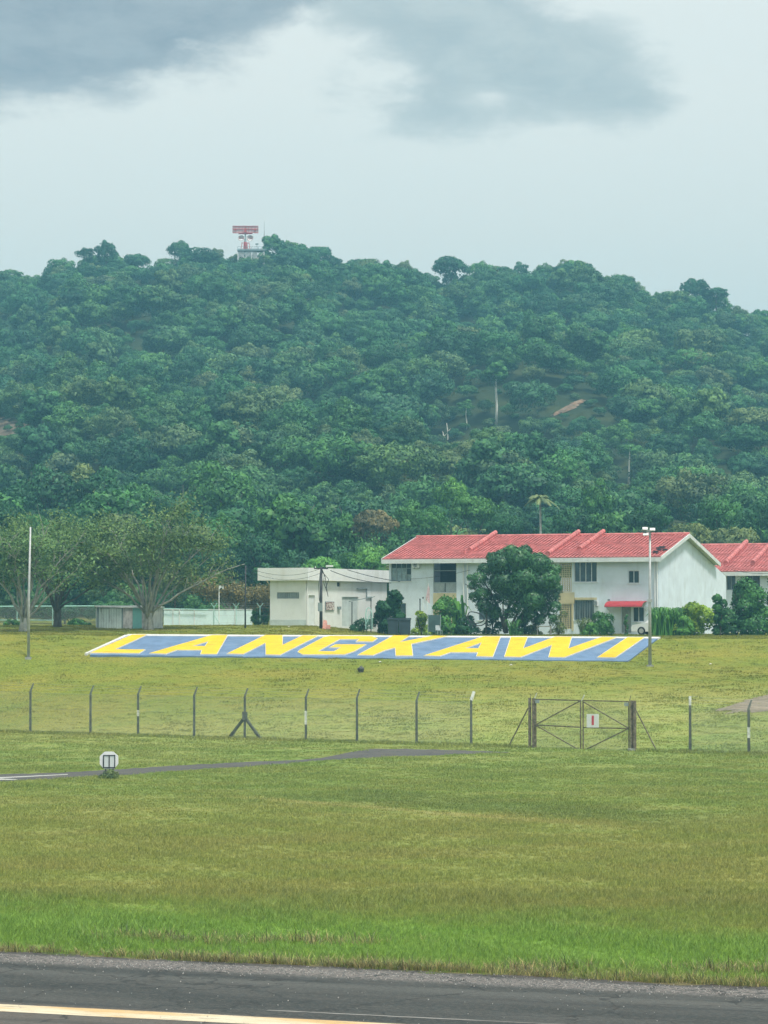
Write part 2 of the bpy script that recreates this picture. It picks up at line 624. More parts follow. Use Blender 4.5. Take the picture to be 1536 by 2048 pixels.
M = {}
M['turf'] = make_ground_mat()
M['blade'] = make_blade_mat()
M['runway'] = make_asphalt('runway_asphalt', True)
M['path'] = make_asphalt('path_asphalt', False)
M['stripe'] = make_worn_paint('stripe_paint', (0.56, 0.49, 0.35), (0.50, 0.33, 0.14), (0.17, 0.13, 0.09))
M['thin_line'] = make_worn_paint('thin_line_paint', (0.22, 0.21, 0.19), (0.13, 0.125, 0.11), (0.05, 0.05, 0.047))
M['white_line'] = mat('white_line', (0.48, 0.48, 0.44), 0.7)
M['wall'] = mat('house_paint', (0.635, 0.715, 0.775), 0.85, 0.07, 0.9, stain=(0.46, 0.51, 0.51), stain_amt=0.5, bump=0.15)
M['beige'] = mat('beige_paint', (0.52, 0.46, 0.28), 0.85, 0.1, 1.2, stain=(0.35, 0.32, 0.2), stain_amt=0.5)
M['cream'] = mat('cream_paint', (0.71, 0.72, 0.69), 0.85, 0.05, 0.6, stain=(0.52, 0.52, 0.44), stain_amt=0.45, bump=0.15)
M['plinth'] = mat('plinth_paint', (0.50, 0.56, 0.54), 0.85, 0.1, 1.5)
M['fascia'] = mat('fascia_paint', (0.62, 0.655, 0.64), 0.8, 0.08, 1.5, stain=(0.4, 0.42, 0.4), stain_amt=0.5)
M['roof'] = mat('roof_tile', (0.50, 0.165, 0.155), 0.8, 0.22, 1.6, stain=(0.34, 0.085, 0.08), stain_amt=0.6, stain_sc=(1, 1, 1), bump=0.3)
M['dark_glass'] = mat('window_glass', (0.055, 0.085, 0.095), 0.16, 0.35, 1.5, spec=0.6)
M['pale_glass'] = mat('louvre_glass', (0.22, 0.30, 0.31), 0.25, 0.3, 3.0, spec=0.6)
M['frame'] = mat('window_frame', (0.23, 0.28, 0.28), 0.6, 0.1)
M['frame_white'] = mat('pale_frame', (0.62, 0.66, 0.66), 0.6, 0.08)
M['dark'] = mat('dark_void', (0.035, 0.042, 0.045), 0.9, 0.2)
M['grey_panel'] = mat('grey_panel', (0.30, 0.34, 0.34), 0.8, 0.12, 2.5, stain=(0.18, 0.2, 0.2), stain_amt=0.5)
M['white_metal'] = mat('white_metal', (0.72, 0.74, 0.73), 0.5, 0.06)
M['steel'] = mat('galvanised_steel', (0.40, 0.41, 0.40), 0.5, 0.15, 4, metal=0.3)
M['pole_wood'] = mat('dark_pole', (0.055, 0.055, 0.06), 0.8, 0.3, 3)
M['cable'] = mat('black_cable', (0.03, 0.033, 0.035), 0.7)
M['mint'] = mat('mint_paint', (0.34, 0.58, 0.52), 0.6, 0.1)
M['pale_teal'] = mat('pale_teal_panel', (0.60, 0.74, 0.74), 0.7, 0.07, 1.0, stain=(0.38, 0.48, 0.47), stain_amt=0.5)
M['hut_grey'] = mat('hut_sheet', (0.68, 0.76, 0.72), 0.7, 0.12, 1.6, stain=(0.10, 0.10, 0.09), stain_amt=0.7)
M['hut_white'] = mat('hut_white_sheet', (0.74, 0.75, 0.71), 0.7, 0.1, 2.0, stain=(0.22, 0.20, 0.18), stain_amt=0.75, stain_sc=(2.5, 2.5, 0.3))
M['hut_stain'] = mat('hut_stained_sheet', (0.60, 0.57, 0.54), 0.75, 0.2, 3.0, stain=(0.13, 0.09, 0.08), stain_amt=0.8, stain_sc=(3, 3, 0.3))
M['hut_teal'] = mat('hut_teal_door', (0.26, 0.58, 0.53), 0.6, 0.08)
M['concrete'] = mat('concrete', (0.30, 0.31, 0.28), 0.9, 0.22, 5, stain=(0.12, 0.13, 0.10), stain_amt=0.6, bump=0.4)
M['post'] = mat('post_concrete', (0.115, 0.125, 0.105), 0.9, 0.28, 4, stain=(0.06, 0.075, 0.06), stain_amt=0.7, bump=0.4)
M['post_white'] = mat('post_whitewash', (0.62, 0.63, 0.58), 0.9, 0.2, 8)
M['wire'] = mat('fence_wire', (0.26, 0.30, 0.26), 0.6, 0.1, metal=0.2)
M['rust'] = mat('rusty_steel', (0.14, 0.115, 0.080), 0.8, 0.4, 6, stain=(0.42, 0.40, 0.30), stain_amt=0.45, stain_sc=(1, 1, 1))
M['sign_white'] = mat('sign_white', (0.74, 0.74, 0.74), 0.6, 0.05)
M['sign_red'] = mat('sign_red', (0.55, 0.06, 0.09), 0.6, 0.1)
M['black'] = mat('black_paint', (0.025, 0.028, 0.028), 0.6)
M['blue'] = mat('blue_paint', (0.112, 0.182, 0.285), 0.8, 0.14, 1.1, stain=(0.21, 0.27, 0.34), stain_amt=0.6, stain_sc=(0.5, 1.6, 1), bump=0.3, bscale=8)
M['yellow'] = mat('yellow_paint', (0.66, 0.440, 0.010), 0.75, 0.06, 1.0, stain=(0.30, 0.17, 0.015), stain_amt=0.6, stain_sc=(0.5, 2.2, 1), bump=0.3, bscale=10)
M['letter_white'] = mat('letter_white', (0.56, 0.56, 0.52), 0.8, 0.08)
M['bark'] = mat('bark', (0.105, 0.095, 0.075), 0.95, 0.3, 4, bump=0.6)
M['bark_pale'] = mat('pale_bark', (0.285, 0.285, 0.245), 0.95, 0.25, 3, bump=0.5)
M['bark_white'] = mat('white_bark', (0.62, 0.60, 0.52), 0.9, 0.15, 2)
M['radar_red'] = mat('radar_red', (0.52, 0.09, 0.09), 0.6, 0.1)
M['radar_white'] = mat('radar_white', (0.74, 0.72, 0.70), 0.6, 0.06)
M['radar_pink'] = mat('radar_panel', (0.58, 0.42, 0.42), 0.7, 0.12, 1.0)
M['dirt'] = mat('bare_earth', (0.19, 0.125, 0.080), 0.95, 0.40, 0.6, stain=(0.10, 0.12, 0.05), stain_amt=0.8, stain_sc=(1, 1, 1), bump=0.5, bscale=4)
M['dirt_dark'] = mat('dull_earth', (0.125, 0.095, 0.062), 0.95, 0.4, 0.6, stain=(0.06, 0.075, 0.03), stain_amt=0.8, stain_sc=(1, 1, 1), bump=0.5, bscale=4)  # duller, darker brown earth than the orange scar
M['track'] = mat('bare_track', (0.20, 0.165, 0.115), 0.95, 0.18, 1.2, stain=(0.50, 0.44, 0.34), stain_amt=0.7, stain_sc=(0.6, 1.6, 1), bump=0.5, bscale=5)
M['awning'] = mat('awning_red', (0.36, 0.035, 0.045), 0.7, 0.15, 2, stain=(0.5, 0.12, 0.08), stain_amt=0.4)
M['bin'] = mat('bin_plastic', (0.035, 0.055, 0.070), 0.6, 0.2)
M['tarp'] = mat('green_netting', (0.05, 0.09, 0.085), 0.85, 0.2)
M['car_white'] = mat('car_paint', (0.72, 0.74, 0.74), 0.3, 0.03, spec=0.5)
M['tyre'] = mat('tyre_rubber', (0.02, 0.02, 0.02), 0.85)
M['stone_white'] = mat('pale_grit', (0.38, 0.36, 0.33), 0.9, 0.2, 9)
M['salmon'] = mat('salmon_paint', (0.62, 0.30, 0.24), 0.8, 0.15, 6)
M['sandstone'] = mat('dark_stone', (0.075, 0.075, 0.065), 0.9, 0.35, 7, stain=(0.35, 0.34, 0.3), stain_amt=0.5, stain_sc=(1, 1, 1), bump=0.6)
M['flag'] = mat('faded_flag', (0.55, 0.42, 0.43), 0.9, 0.15, 5)

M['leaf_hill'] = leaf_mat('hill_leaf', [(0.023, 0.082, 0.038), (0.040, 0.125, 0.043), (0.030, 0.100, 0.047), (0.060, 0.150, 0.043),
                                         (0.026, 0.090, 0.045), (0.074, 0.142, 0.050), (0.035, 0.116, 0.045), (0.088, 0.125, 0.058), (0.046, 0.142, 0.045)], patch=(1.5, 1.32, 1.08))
M['leaf_dark'] = leaf_mat('dark_leaf', [(0.022, 0.080, 0.034), (0.030, 0.098, 0.038)])
M['leaf_mid'] = leaf_mat('mid_leaf', [(0.045, 0.135, 0.038), (0.060, 0.155, 0.042)])
M['leaf_bright'] = leaf_mat('bright_leaf', [(0.078, 0.205, 0.044), (0.095, 0.220, 0.050)])
M['leaf_yellow'] = leaf_mat('yellow_leaf', [(0.215, 0.300, 0.036), (0.190, 0.285, 0.036)], trans=0.3)
M['leaf_olive'] = leaf_mat('olive_leaf', [(0.125, 0.160, 0.058), (0.110, 0.155, 0.058)])
M['leaf_wispy'] = leaf_mat('wispy_leaf', [(0.105, 0.175, 0.062), (0.095, 0.165, 0.060), (0.120, 0.178, 0.062)], trans=0.32)
M['leaf_brown'] = leaf_mat('brown_leaf', [(0.130, 0.120, 0.055), (0.150, 0.125, 0.060)])
M['leaf_rust'] = leaf_mat('russet_leaf', [(0.145, 0.130, 0.045), (0.165, 0.120, 0.045)])
M['leaf_house'] = leaf_mat('house_tree_leaf', [(0.045, 0.130, 0.044), (0.050, 0.136, 0.046)], spec=0.45, rough=0.45)
M['weed'] = leaf_mat('dry_weed', [(0.19, 0.14, 0.08), (0.28, 0.24, 0.11), (0.17, 0.20, 0.06)])
M['palm'] = leaf_mat('palm_leaf', [(0.125, 0.165, 0.070), (0.130, 0.165, 0.070)], spec=0.4)

# ------------------------------------------------------------------ terrain
FA, FB = ground_point(62, 1466), ground_point(1380, 1505)
F_SLOPE = (FB.y - FA.y) / (FB.x - FA.x)


def fence_y(x):
    x = max(-45.0, min(32.0, x))
    return FA.y + F_SLOPE * (x - FA.x)


SIGN_Y0, SIGN_Y1 = 190.0, 196.0


def z_bot(x):
    return 4.148 - 0.0127 * max(-40, min(40, x))


def z_top(x):
    return 5.43 - 0.0057 * max(-40, min(40, x))


SKYLINE = [(-400, 640), (-200, 600), (0, 562), (60, 550), (120, 538), (180, 520), (250, 513), (330, 518), (400, 500), (470, 512),
           (560, 500), (640, 508), (690, 527), (760, 522), (800, 532), (845, 560), (880, 564), (950, 550), (1040, 538),
           (1130, 535), (1200, 543), (1260, 566), (1300, 590), (1350, 592), (1400, 592), (1450, 622), (1500, 644), (1536, 650),
           (1700, 664), (2000, 690)]
_sx = [p[0] for p in SKYLINE]
_sy = [p[1] for p in SKYLINE]
RIDGE, BASE = 700.0, 262.0
_ph = [(random.uniform(0.03, 0.085), random.uniform(0.02, 0.06), random.uniform(0, 6.28)) for _ in range(7)]


def bumps(x, y):
    return sum(math.sin(a * x + c) * math.cos(b * y + 1.7 * c) for a, b, c in _ph) / 2.6


def gz(x, y):
    yf = fence_y(x) + 2.0
    if y <= yf:
        return 0.0
    if y < SIGN_Y0:
        t = (y - yf) / (SIGN_Y0 - yf)
        return z_bot(x) * t * (0.62 + 0.38 * t)
    if y < SIGN_Y1:
        return lerp(z_bot(x), z_top(x), (y - SIGN_Y0) / (SIGN_Y1 - SIGN_Y0))
    terr = 5.42 + 0.66 * (1 - sstep(-6, 1.5, x))
    z0 = lerp(z_top(x), terr, sstep(SIGN_Y1 + 1, 219, y))
    if y < BASE:
        return z0
    px = CX + FPX * x / y
    s = float(np.interp(px, _sx, _sy)) + 31
    er = (HORIZON - s) / FPX
    yy = min(y, RIDGE)
    t = (yy - BASE) / (RIDGE - BASE)
    e0 = (terr - CAM_H) / BASE
    z = CAM_H + yy * (e0 + (er - e0) * (0.72 * t + 0.28 * math.sin(t * math.pi / 2)))
    z += 5.5 * bumps(x, y) * math.sin(math.pi * min(1, t * 1.0)) * sstep(0, 0.1, t)
    if y > RIDGE:
        d = y - RIDGE
        z -= 0.10 * d + 0.0001 * d * d
        z = max(z, -2.0)
    return z


def hit(px, py, y0=140.0, y1=262.0):
    """first terrain point seen through a pixel of the photograph"""
    d = ray(px, py)
    prev = y0
    y = y0
    while y < y1:
        s = y / d[1]
        if CAM_H + d[2] * s <= gz(d[0] * s, y):
            lo, hi = prev, y
            for _ in range(30):
                mid = (lo + hi) / 2
                s = mid / d[1]
                if CAM_H + d[2] * s <= gz(d[0] * s, mid):
                    hi = mid
                else:
                    lo = mid
            s = hi / d[1]
            return Vector((d[0] * s, hi, gz(d[0] * s, hi)))
        prev = y
        y += 0.5
    s = y1 / d[1]
    return Vector((d[0] * s, y1, gz(d[0] * s, y1)))


def build_ground():
    xs = sorted(set([round(v, 2) for v in np.arange(-48, 48.1, 1.5)] + [round(v, 2) for v in np.arange(-190, 191, 7)] +
                    [-3000, -1500, -800, -450, -280, 280, 450, 800, 1500, 3000]))
    ys = sorted(set([round(v, 2) for v in np.arange(-100, 140, 12)] + [round(v, 2) for v in np.arange(140, 264, 1.5)] + [189.99, 190.0, 196.0] +
                    [round(v, 2) for v in np.arange(266, 760, 7)] + [800, 900, 1100, 1500, 2200, 3500, -300, -1000]))
    vs, fs = [], []
    for y in ys:
        for x in xs:
            z = gz(x, y)
            if SIGN_Y0 - 0.5 < y < SIGN_Y1 + 0.5 and -21 < x < 19:
                z -= 0.03
            vs.append((x, y, z))
    n = len(xs)
    for j in range(len(ys) - 1):
        for i in range(n - 1):
            fs.append((j * n + i, j * n + i + 1, (j + 1) * n + i + 1, (j + 1) * n + i))
    me = bpy.data.meshes.new('ground')
    me.from_pydata(vs, [], fs)
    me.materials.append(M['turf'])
    me.polygons.foreach_set('use_smooth', [True] * len(fs))
    tag(link('ground', me), 'mown grass field and bank rising to the wooded hill', kind='structure')


build_ground()

# ------------------------------------------------------------------ runway and path
RUNWAY_INV = Matrix.Translation(R0) @ Matrix.Rotation(RW_ANG, 4, 'Z')


def sheet(name, poly, z, m, kind='structure', jag=0.0, parent=None):
    me = bpy.data.meshes.new(name)
    vs = [(p[0], p[1], z) for p in poly]
    tris = tessellate_polygon([[Vector(v) for v in vs]])
    me.from_pydata(vs, [], [tuple(t) for t in tris])
    bm = bmesh.new()
    bm.from_mesh(me)
    for f in bm.faces:
        if f.normal.z < 0:
            f.normal_flip()
    bm.to_mesh(me)
    bm.free()
    me.materials.append(m)
    o = link(name, me, parent)
    if kind:
        tag(o, kind=kind)
    return o


rw_poly = []
for i in range(161):
    u = -20 + i * 0.35
    rw_poly.append((u, 0.16 * math.sin(u * 0.9 + 2) * math.sin(u * 0.31) + 0.10 * math.sin(u * 1.7) + 0.07 * math.sin(u * 5.1 + 1) + random.uniform(-0.13, 0.13), 0))
rw_poly = [(-400, 0, 0)] + rw_poly + [(400, 0, 0), (400, -45, 0), (-400, -45, 0)]
runway = sheet('runway', rw_poly, 0.004, M['runway'])
runway.matrix_world = RUNWAY_INV
tag(runway, 'dark asphalt runway with a gravelly edge and a pale side stripe')


def to_rw(px, py):
    p = RUNWAY_INV.inverted() @ ground_point(px, py)
    return p.x, p.y


def strip_from(name, t0, t1, b0, b1, z, m, ext=(-60, 60), n=60):
    """painted strip through two points of its far edge and two of its near edge (runway coordinates)"""
    (ax, ay), (bx, by), (cx, cy), (dx_, dy_) = to_rw(*t0), to_rw(*t1), to_rw(*b0), to_rw(*b1)
    poly = []
    for i in range(n + 1):
        u = lerp(ext[0], ext[1], i / n)
        poly.append((u, ay + (by - ay) / (bx - ax) * (u - ax) + random.uniform(-.015, .015), 0))
    for i in range(n, -1, -1):
        u = lerp(ext[0], ext[1], i / n)
        poly.append((u, cy + (dy_ - cy) / (dx_ - cx) * (u - cx) + random.uniform(-.015, .015), 0))
    o = sheet(name, poly, z, m)
    o.matrix_world = RUNWAY_INV
    return o


_a = to_rw(0, 2011)
_b = to_rw(0, 2026)
_sl = (to_rw(400, 2029)[1] - _a[1]) / (to_rw(400, 2029)[0] - _a[0]) * 0.5


def rw_band(name, y_far, y_near, slope, z, m, u0, u1, n=80):
    poly = [(lerp(u0, u1, i / n), y_far + slope * lerp(u0, u1, i / n) + random.uniform(-.02, .02), 0) for i in range(n + 1)]
    poly += [(lerp(u0, u1, i / n), y_near + slope * lerp(u0, u1, i / n) + random.uniform(-.02, .02), 0) for i in range(n, -1, -1)]
    o = sheet(name, poly, z, m)
    o.matrix_world = RUNWAY_INV
    return o


tag(rw_band('runway_stripe', _a[1], _b[1], _sl, 0.008, M['stripe'], -40, 60), 'worn cream and ochre stripe painted along the runway')
_c = to_rw(525, 2024)
tag(rw_band('runway_line', _c[1], _c[1] - 0.10, _sl, 0.008, M['thin_line'], _c[0], 30), 'thin worn white line beside the runway stripe')

up_e = [(-260, 1561), (0, 1549), (120, 1545), (250, 1538), (360, 1531), (480, 1524.5), (580, 1521), (640, 1517), (690, 1507), (740, 1497.5), (830, 1498), (930, 1501), (1020, 1504)]
lo_e = [(1010, 1506.5), (960, 1507), (900, 1509.5), (830, 1513), (720, 1517), (620, 1522.5), (560, 1529), (480, 1534), (360, 1542), (270, 1549), (140, 1557), (0, 1563), (-260, 1576)]


def dense(pts, step=18):
    out = []
    for (x0, y0), (x1, y1) in zip(pts, pts[1:]):
        k = max(1, int(abs(x1 - x0) / step))
        for i in range(k):
            out.append((lerp(x0, x1, i / k), lerp(y0, y1, i / k) + random.uniform(-0.7, 0.7)))
    out.append(pts[-1])
    return out


PATH_PX = dense(up_e) + dense(lo_e)
path_poly = [ground_point(*p) for p in PATH_PX]
tag(sheet('path', path_poly, 0.006, M['path']), 'narrow asphalt service path crossing the grass to the gate')
tag(sheet('path_line', [ground_point(*p) for p in ((-40, 1557.2), (135, 1548.6), (136, 1549.6), (-40, 1558.9))], 0.011, M['white_line']),
    'white line painted along the path')
tag(sheet('path_line', [ground_point(*p) for p in ((-40, 1558), (0, 1557.8), (36, 1559.4), (32, 1560.3), (-40, 1559.6))], 0.0155, M['white_line']),
    'short white line meeting the long one on the path')


def drape(name, up, lo, m, lift, n=26, rows=6):
    """earth sheet laid on the terrain between two chains of terrain points"""
    def resample(ch, k):
        seg = [(Vector(b) - Vector(a)).length for a, b in zip(ch, ch[1:])]
        tot = sum(seg)
        out = []
        for i in range(k + 1):
            t = tot * i / k
            j = 0
            while j < len(seg) - 1 and t > seg[j]:
                t -= seg[j]
                j += 1
            out.append(Vector(ch[j]).lerp(Vector(ch[j + 1]), min(1, t / seg[j])))
        return out
    A, B = resample(up, n), resample(lo, n)

    def y_ref(p):
        return p.y
    vs, fs = [], []
    for i in range(n + 1):
        for j in range(rows + 1):
            p = A[i].lerp(B[i], j / rows)
            jx = random.uniform(-1, 1) * (0.7 if y_ref(A[i]) < 260 else 1.4) if j in (0, rows) else 0
            x, y = p.x + jx, p.y + jx
            edge = min(j, rows - j, i, n - i)
            vs.append((x, y, gz(x, y) + (lift if edge else lift * 0.3) + random.uniform(0, lift * .5)))
    w = rows + 1
    for i in range(n):
        for j in range(rows):
            fs.append((i * w + j, (i + 1) * w + j, (i + 1) * w + j + 1, i * w + j + 1))
    me = bpy.data.meshes.new(name)
    me.from_pydata(vs, [], fs)
    bm = bmesh.new()
    bm.from_mesh(me)
    for f in bm.faces:
        if f.normal.z < 0:
            f.normal_flip()
    bm.to_mesh(me)
    bm.free()
    me.materials.append(m)
    return tag(link(name, me), kind='structure')


trk_up = [hit(*p) for p in ((1432, 1421), (1455, 1414), (1480, 1408), (1508, 1397), (1536, 1389), (1600, 1378))]
trk_lo = [hit(*p) for p in ((1430, 1424), (1450, 1423), (1475, 1426), (1505, 1426), (1536, 1422), (1600, 1416))]
tag(drape('dirt_track', trk_up, trk_lo, M['track'], 0.05), 'pale bare earth track cut across the grass bank beyond the fence')

# ------------------------------------------------------------------ foliage meshes
def leaf_mesh(name, C, N, S, V, m, aspect=0.62, jitter=0.55, r=rng):
    C, N, S = np.asarray(C, float), np.asarray(N, float), np.asarray(S, float)
    OUT = N / (np.linalg.norm(N, axis=1, keepdims=True) + 1e-9)
    n = len(C)
    N = N + r.normal(0, jitter, (n, 3))
    N /= np.linalg.norm(N, axis=1, keepdims=True) + 1e-9
    T = np.cross(N, r.normal(0, 1, (n, 3)))
    T /= np.linalg.norm(T, axis=1, keepdims=True) + 1e-9
    B = np.cross(N, T)
    a = T * S[:, None]
    b = B * (S * aspect)[:, None]
    P = np.empty((n, 4, 3))
    P[:, 0] = C - a
    P[:, 1] = C - b * 0.9 + N * (S * 0.12)[:, None]
    P[:, 2] = C + a
    P[:, 3] = C + b * 0.9 + N * (S * 0.12)[:, None]
    me = bpy.data.meshes.new(name)
    me.vertices.add(n * 4)
    me.vertices.foreach_set('co', P.reshape(-1))
    me.loops.add(n * 4)
    me.loops.foreach_set('vertex_index', np.arange(n * 4, dtype=np.int32))
    me.polygons.add(n)
    me.polygons.foreach_set('loop_start', np.arange(0, n * 4, 4, dtype=np.int32))
    at_ = me.attributes.new('v', 'FLOAT', 'FACE')
    at_.data.foreach_set('value', np.asarray(V, np.float32))
    me.materials.append(m)
    me.update(calc_edges=True)
    me.polygons.foreach_set('use_smooth', np.ones(n, bool))
    SN = OUT * 0.72 + N * 0.38
    SN /= np.linalg.norm(SN, axis=1, keepdims=True) + 1e-9
    me.normals_split_custom_set_from_vertices(np.repeat(SN, 4, axis=0).tolist())
    return me


def lobes_cloud(lobes, nq, r=rng, shell=0.78, under=0.35):
    """points and outward normals on the surface of a heap of lobes; lobes = (x, y, z, rx, rz)"""
    lobes = np.asarray(lobes, float)
    area = lobes[:, 3] * (lobes[:, 3] + lobes[:, 4])
    pick = r.choice(len(lobes), size=int(nq * 2.2), p=area / area.sum())
    d = r.normal(0, 1, (len(pick), 3))
    d /= np.linalg.norm(d, axis=1, keepdims=True)
    flip = (d[:, 2] < 0) & (r.random(len(pick)) > under)
    d[flip, 2] *= -1
    L = lobes[pick]
    rad = r.uniform(0.72, 1.06, len(pick))
    # ragged surface: small bulges on each lobe
    rad *= 1 + 0.16 * np.sin(d[:, 0] * 9 + L[:, 0] * 7) * np.sin(d[:, 1] * 8 + L[:, 1] * 5) * np.cos(d[:, 2] * 7 + L[:, 2])
    P = L[:, :3] + d * np.stack([L[:, 3], L[:, 3], L[:, 4]], 1) * rad[:, None]
    keep = np.ones(len(P), bool)
    for l in lobes:
        q = (P - l[:3]) / np.array((l[3], l[3], l[4]))
        keep &= (np.linalg.norm(q, axis=1) > shell * 0.86)
    idx = np.nonzero(keep)[0][:nq]
    V = np.clip(0.5 + 0.22 * r.normal(0, 1, len(idx)) + 0.25 * np.sin(pick[idx] * 2.4), 0, 1)
    return P[idx], d[idx], V


def crown_lobes(seed, R, H, n, z0=0.0, flat=1.0):
    """dome: a core with lobes heaped over its upper surface"""
    rr = random.Random(seed)
    out = [(0, 0, z0 + H * 0.46, R * 0.72, H * 0.42)]
    for i in range(n):
        a = 2.399 * i + rr.uniform(-0.4, 0.4)
        zt = 1 - 1.35 * (i + 0.5) / n
        rad = math.sqrt(max(0.05, 1 - zt * zt))
        s = R * rr.uniform(0.17, 0.42)
        k = rr.uniform(0.72, 1.18)
        out.append((math.cos(a) * R * 0.70 * rad * k, math.sin(a) * R * 0.70 * rad * k, z0 + H * (0.46 + 0.36 * zt * k), s, s * flat * rr.uniform(0.75, 1.0)))
    return out


def trunk_mb(h, r, seed, limbs=4, R=2.5, H=4):
    rr = random.Random(seed)
    mb = MB()
    top = Vector((rr.uniform(-.2, .2), rr.uniform(-.2, .2), h))
    mb.tube([(0, 0, -0.6), (0, 0, 0.1), top * 0.5, top], [r * 1.5, r * 1.15, r * 0.9, r * 0.75], 7)
    for i in range(limbs):
        a = 6.283 * i / limbs + rr.uniform(-.4, .4)
        e = top + Vector((math.cos(a) * R * 0.6, math.sin(a) * R * 0.6, H * rr.uniform(0.35, 0.7)))
        mid = top.lerp(e, 0.5) + Vector((0, 0, H * 0.08))
        mb.tube([top - Vector((0, 0, 0.2)), mid, e], [r * 0.5, r * 0.34, r * 0.12], 5)
    return mb


TREE_MESH = []
for i in range(12):
    R = [3.6, 3.1, 4.2, 2.7, 3.8, 3.3, 4.5, 2.9, 3.5, 4.0, 3.0, 3.4][i]
    H = [5.0, 5.6, 4.4, 5.8, 4.8, 5.2, 4.6, 6.2, 4.4, 5.0, 4.8, 5.6][i]
    th = [1.8, 2.2, 2.0, 2.4, 1.6, 2.0, 2.2, 2.4, 1.8, 2.0, 1.8, 2.2][i]
    P, Nn, V = lobes_cloud(crown_lobes(100 + i, R, H, [15, 13, 19, 12, 17, 15, 20, 13, 16, 18, 14, 15][i], th * 0.72, [0.85, 1.0, 0.7, 1.1, 0.8, 0.9, 0.65, 1.0, 0.85, 0.75, 0.9, 0.9][i]), 3400)
    S = rng.uniform(0.11, 0.28, len(P)) * (0.85 if i % 3 else 1.1)
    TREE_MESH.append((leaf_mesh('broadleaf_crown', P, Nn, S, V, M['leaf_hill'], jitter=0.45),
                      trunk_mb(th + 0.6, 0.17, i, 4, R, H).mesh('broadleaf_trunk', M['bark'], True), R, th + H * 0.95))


def place_tree(x, y, z, k, sc, rz, name='hill_tree', label=None, group=None, m=None, sz=None):
    o = empty(name, (x, y, z), rz)
    o.scale = (sc, sc, sz or sc)
    link('trunk', TREE_MESH[k][1], o)
    link('crown', TREE_MESH[k][0], o, m)
    tag(o, label, 'tree', group)
    return o


def gn_scatter(name, pts, scales, rots, idx, coll, m=None):
    """one mass of growth: instances of the pieces in coll on a cloud of points"""
    me = bpy.data.meshes.new(name)
    me.from_pydata([tuple(p) for p in pts], [], [])
    for nm, arr, ty in (('s', scales, 'FLOAT'), ('r', rots, 'FLOAT'), ('i', idx, 'INT')):
        a = me.attributes.new(nm, ty, 'POINT')
        a.data.foreach_set('value', np.asarray(arr, np.float32 if ty == 'FLOAT' else np.int32))
    o = link(name, me)
    ng = bpy.data.node_groups.new(name + '_nodes', 'GeometryNodeTree')
    ng.interface.new_socket('Geometry', in_out='INPUT', socket_type='NodeSocketGeometry')
    ng.interface.new_socket('Geometry', in_out='OUTPUT', socket_type='NodeSocketGeometry')
    gi, go = ng.nodes.new('NodeGroupInput'), ng.nodes.new('NodeGroupOutput')
    ip = ng.nodes.new('GeometryNodeInstanceOnPoints')
    ci = ng.nodes.new('GeometryNodeCollectionInfo')
    ci.inputs['Collection'].default_value = coll
    ci.inputs['Separate Children'].default_value = True
    ci.inputs['Reset Children'].default_value = True

    def attr(nm, ty):
        a = ng.nodes.new('GeometryNodeInputNamedAttribute')
        a.data_type = ty
        a.inputs['Name'].default_value = nm
        return [s for s in a.outputs if s.enabled][0] if False else a.outputs['Attribute']
    cx = ng.nodes.new('ShaderNodeCombineXYZ')
    ng.links.new(attr('r', 'FLOAT'), cx.inputs[2])
    e2r = ng.nodes.new('FunctionNodeEulerToRotation')
    ng.links.new(cx.outputs[0], e2r.inputs[0])
    ng.links.new(gi.outputs[0], ip.inputs['Points'])
    ng.links.new(ci.outputs[0], ip.inputs['Instance'])
    ip.inputs['Pick Instance'].default_value = True
    ng.links.new(attr('i', 'INT'), ip.inputs['Instance Index'])
    ng.links.new(e2r.outputs[0], ip.inputs['Rotation'])
    ng.links.new(attr('s', 'FLOAT'), ip.inputs['Scale'])
    ng.links.new(ip.outputs[0], go.inputs[0])
    md = o.modifiers.new('scatter', 'NODES')
    md.node_group = ng
    return o


def source_coll(name, meshes):
    c = bpy.data.collections.new(name)
    for i, me in enumerate(meshes):
        c.objects.link(bpy.data.objects.new('%s_%03d' % (name, i), me))
    return c


# ------------------------------------------------------------------ the wooded hill
# bare or open places kept free of trees: (px0, px1, py0, py1, only things nearer than this depth)
def hill_at(px, py, y0=270.0, y1=705.0):
    return hit(px, py, y0, y1)


D_SCAR, D_SCAR2, D_T1, D_T2, D_T3, D_DEAD = (hill_at(1140, 812).y, hill_at(20, 850).y, hill_at(992, 850).y, hill_at(1257, 968).y, hill_at(933, 858).y, hill_at(893, 880).y)
CLEAR = [(1112, 1172, 802, 832, D_SCAR + 2), (984, 1001, 775, 848, D_T1), (-30, 30, 850, 866, D_SCAR2), (929, 938, 830, 860, D_T3),
         (1252, 1263, 915, 966, D_T2), (474, 518, 440, 506, 720), (880, 905, 846, 882, D_DEAD)]
trees = []
y = 270.0
while y < 728:
    step = 4.3 if y < 420 else 4.7
    half = 150 * y / 700 + 16
    x = -half + random.uniform(0, 4)
    while x < half:
        tx, ty = x + random.uniform(-2, 2), y + random.uniform(-2.2, 2.2)
        sc = random.choice((0.42, 0.5, 0.58, 0.66, 0.75, 0.85, 1.0, 1.25)) * random.uniform(0.88, 1.12)
        trees.append([tx, ty, gz(tx, ty), random.randrange(12), sc, random.uniform(0, 6.28)])
        x += step * random.uniform(0.6, 1.5)
    y += step
kept = []
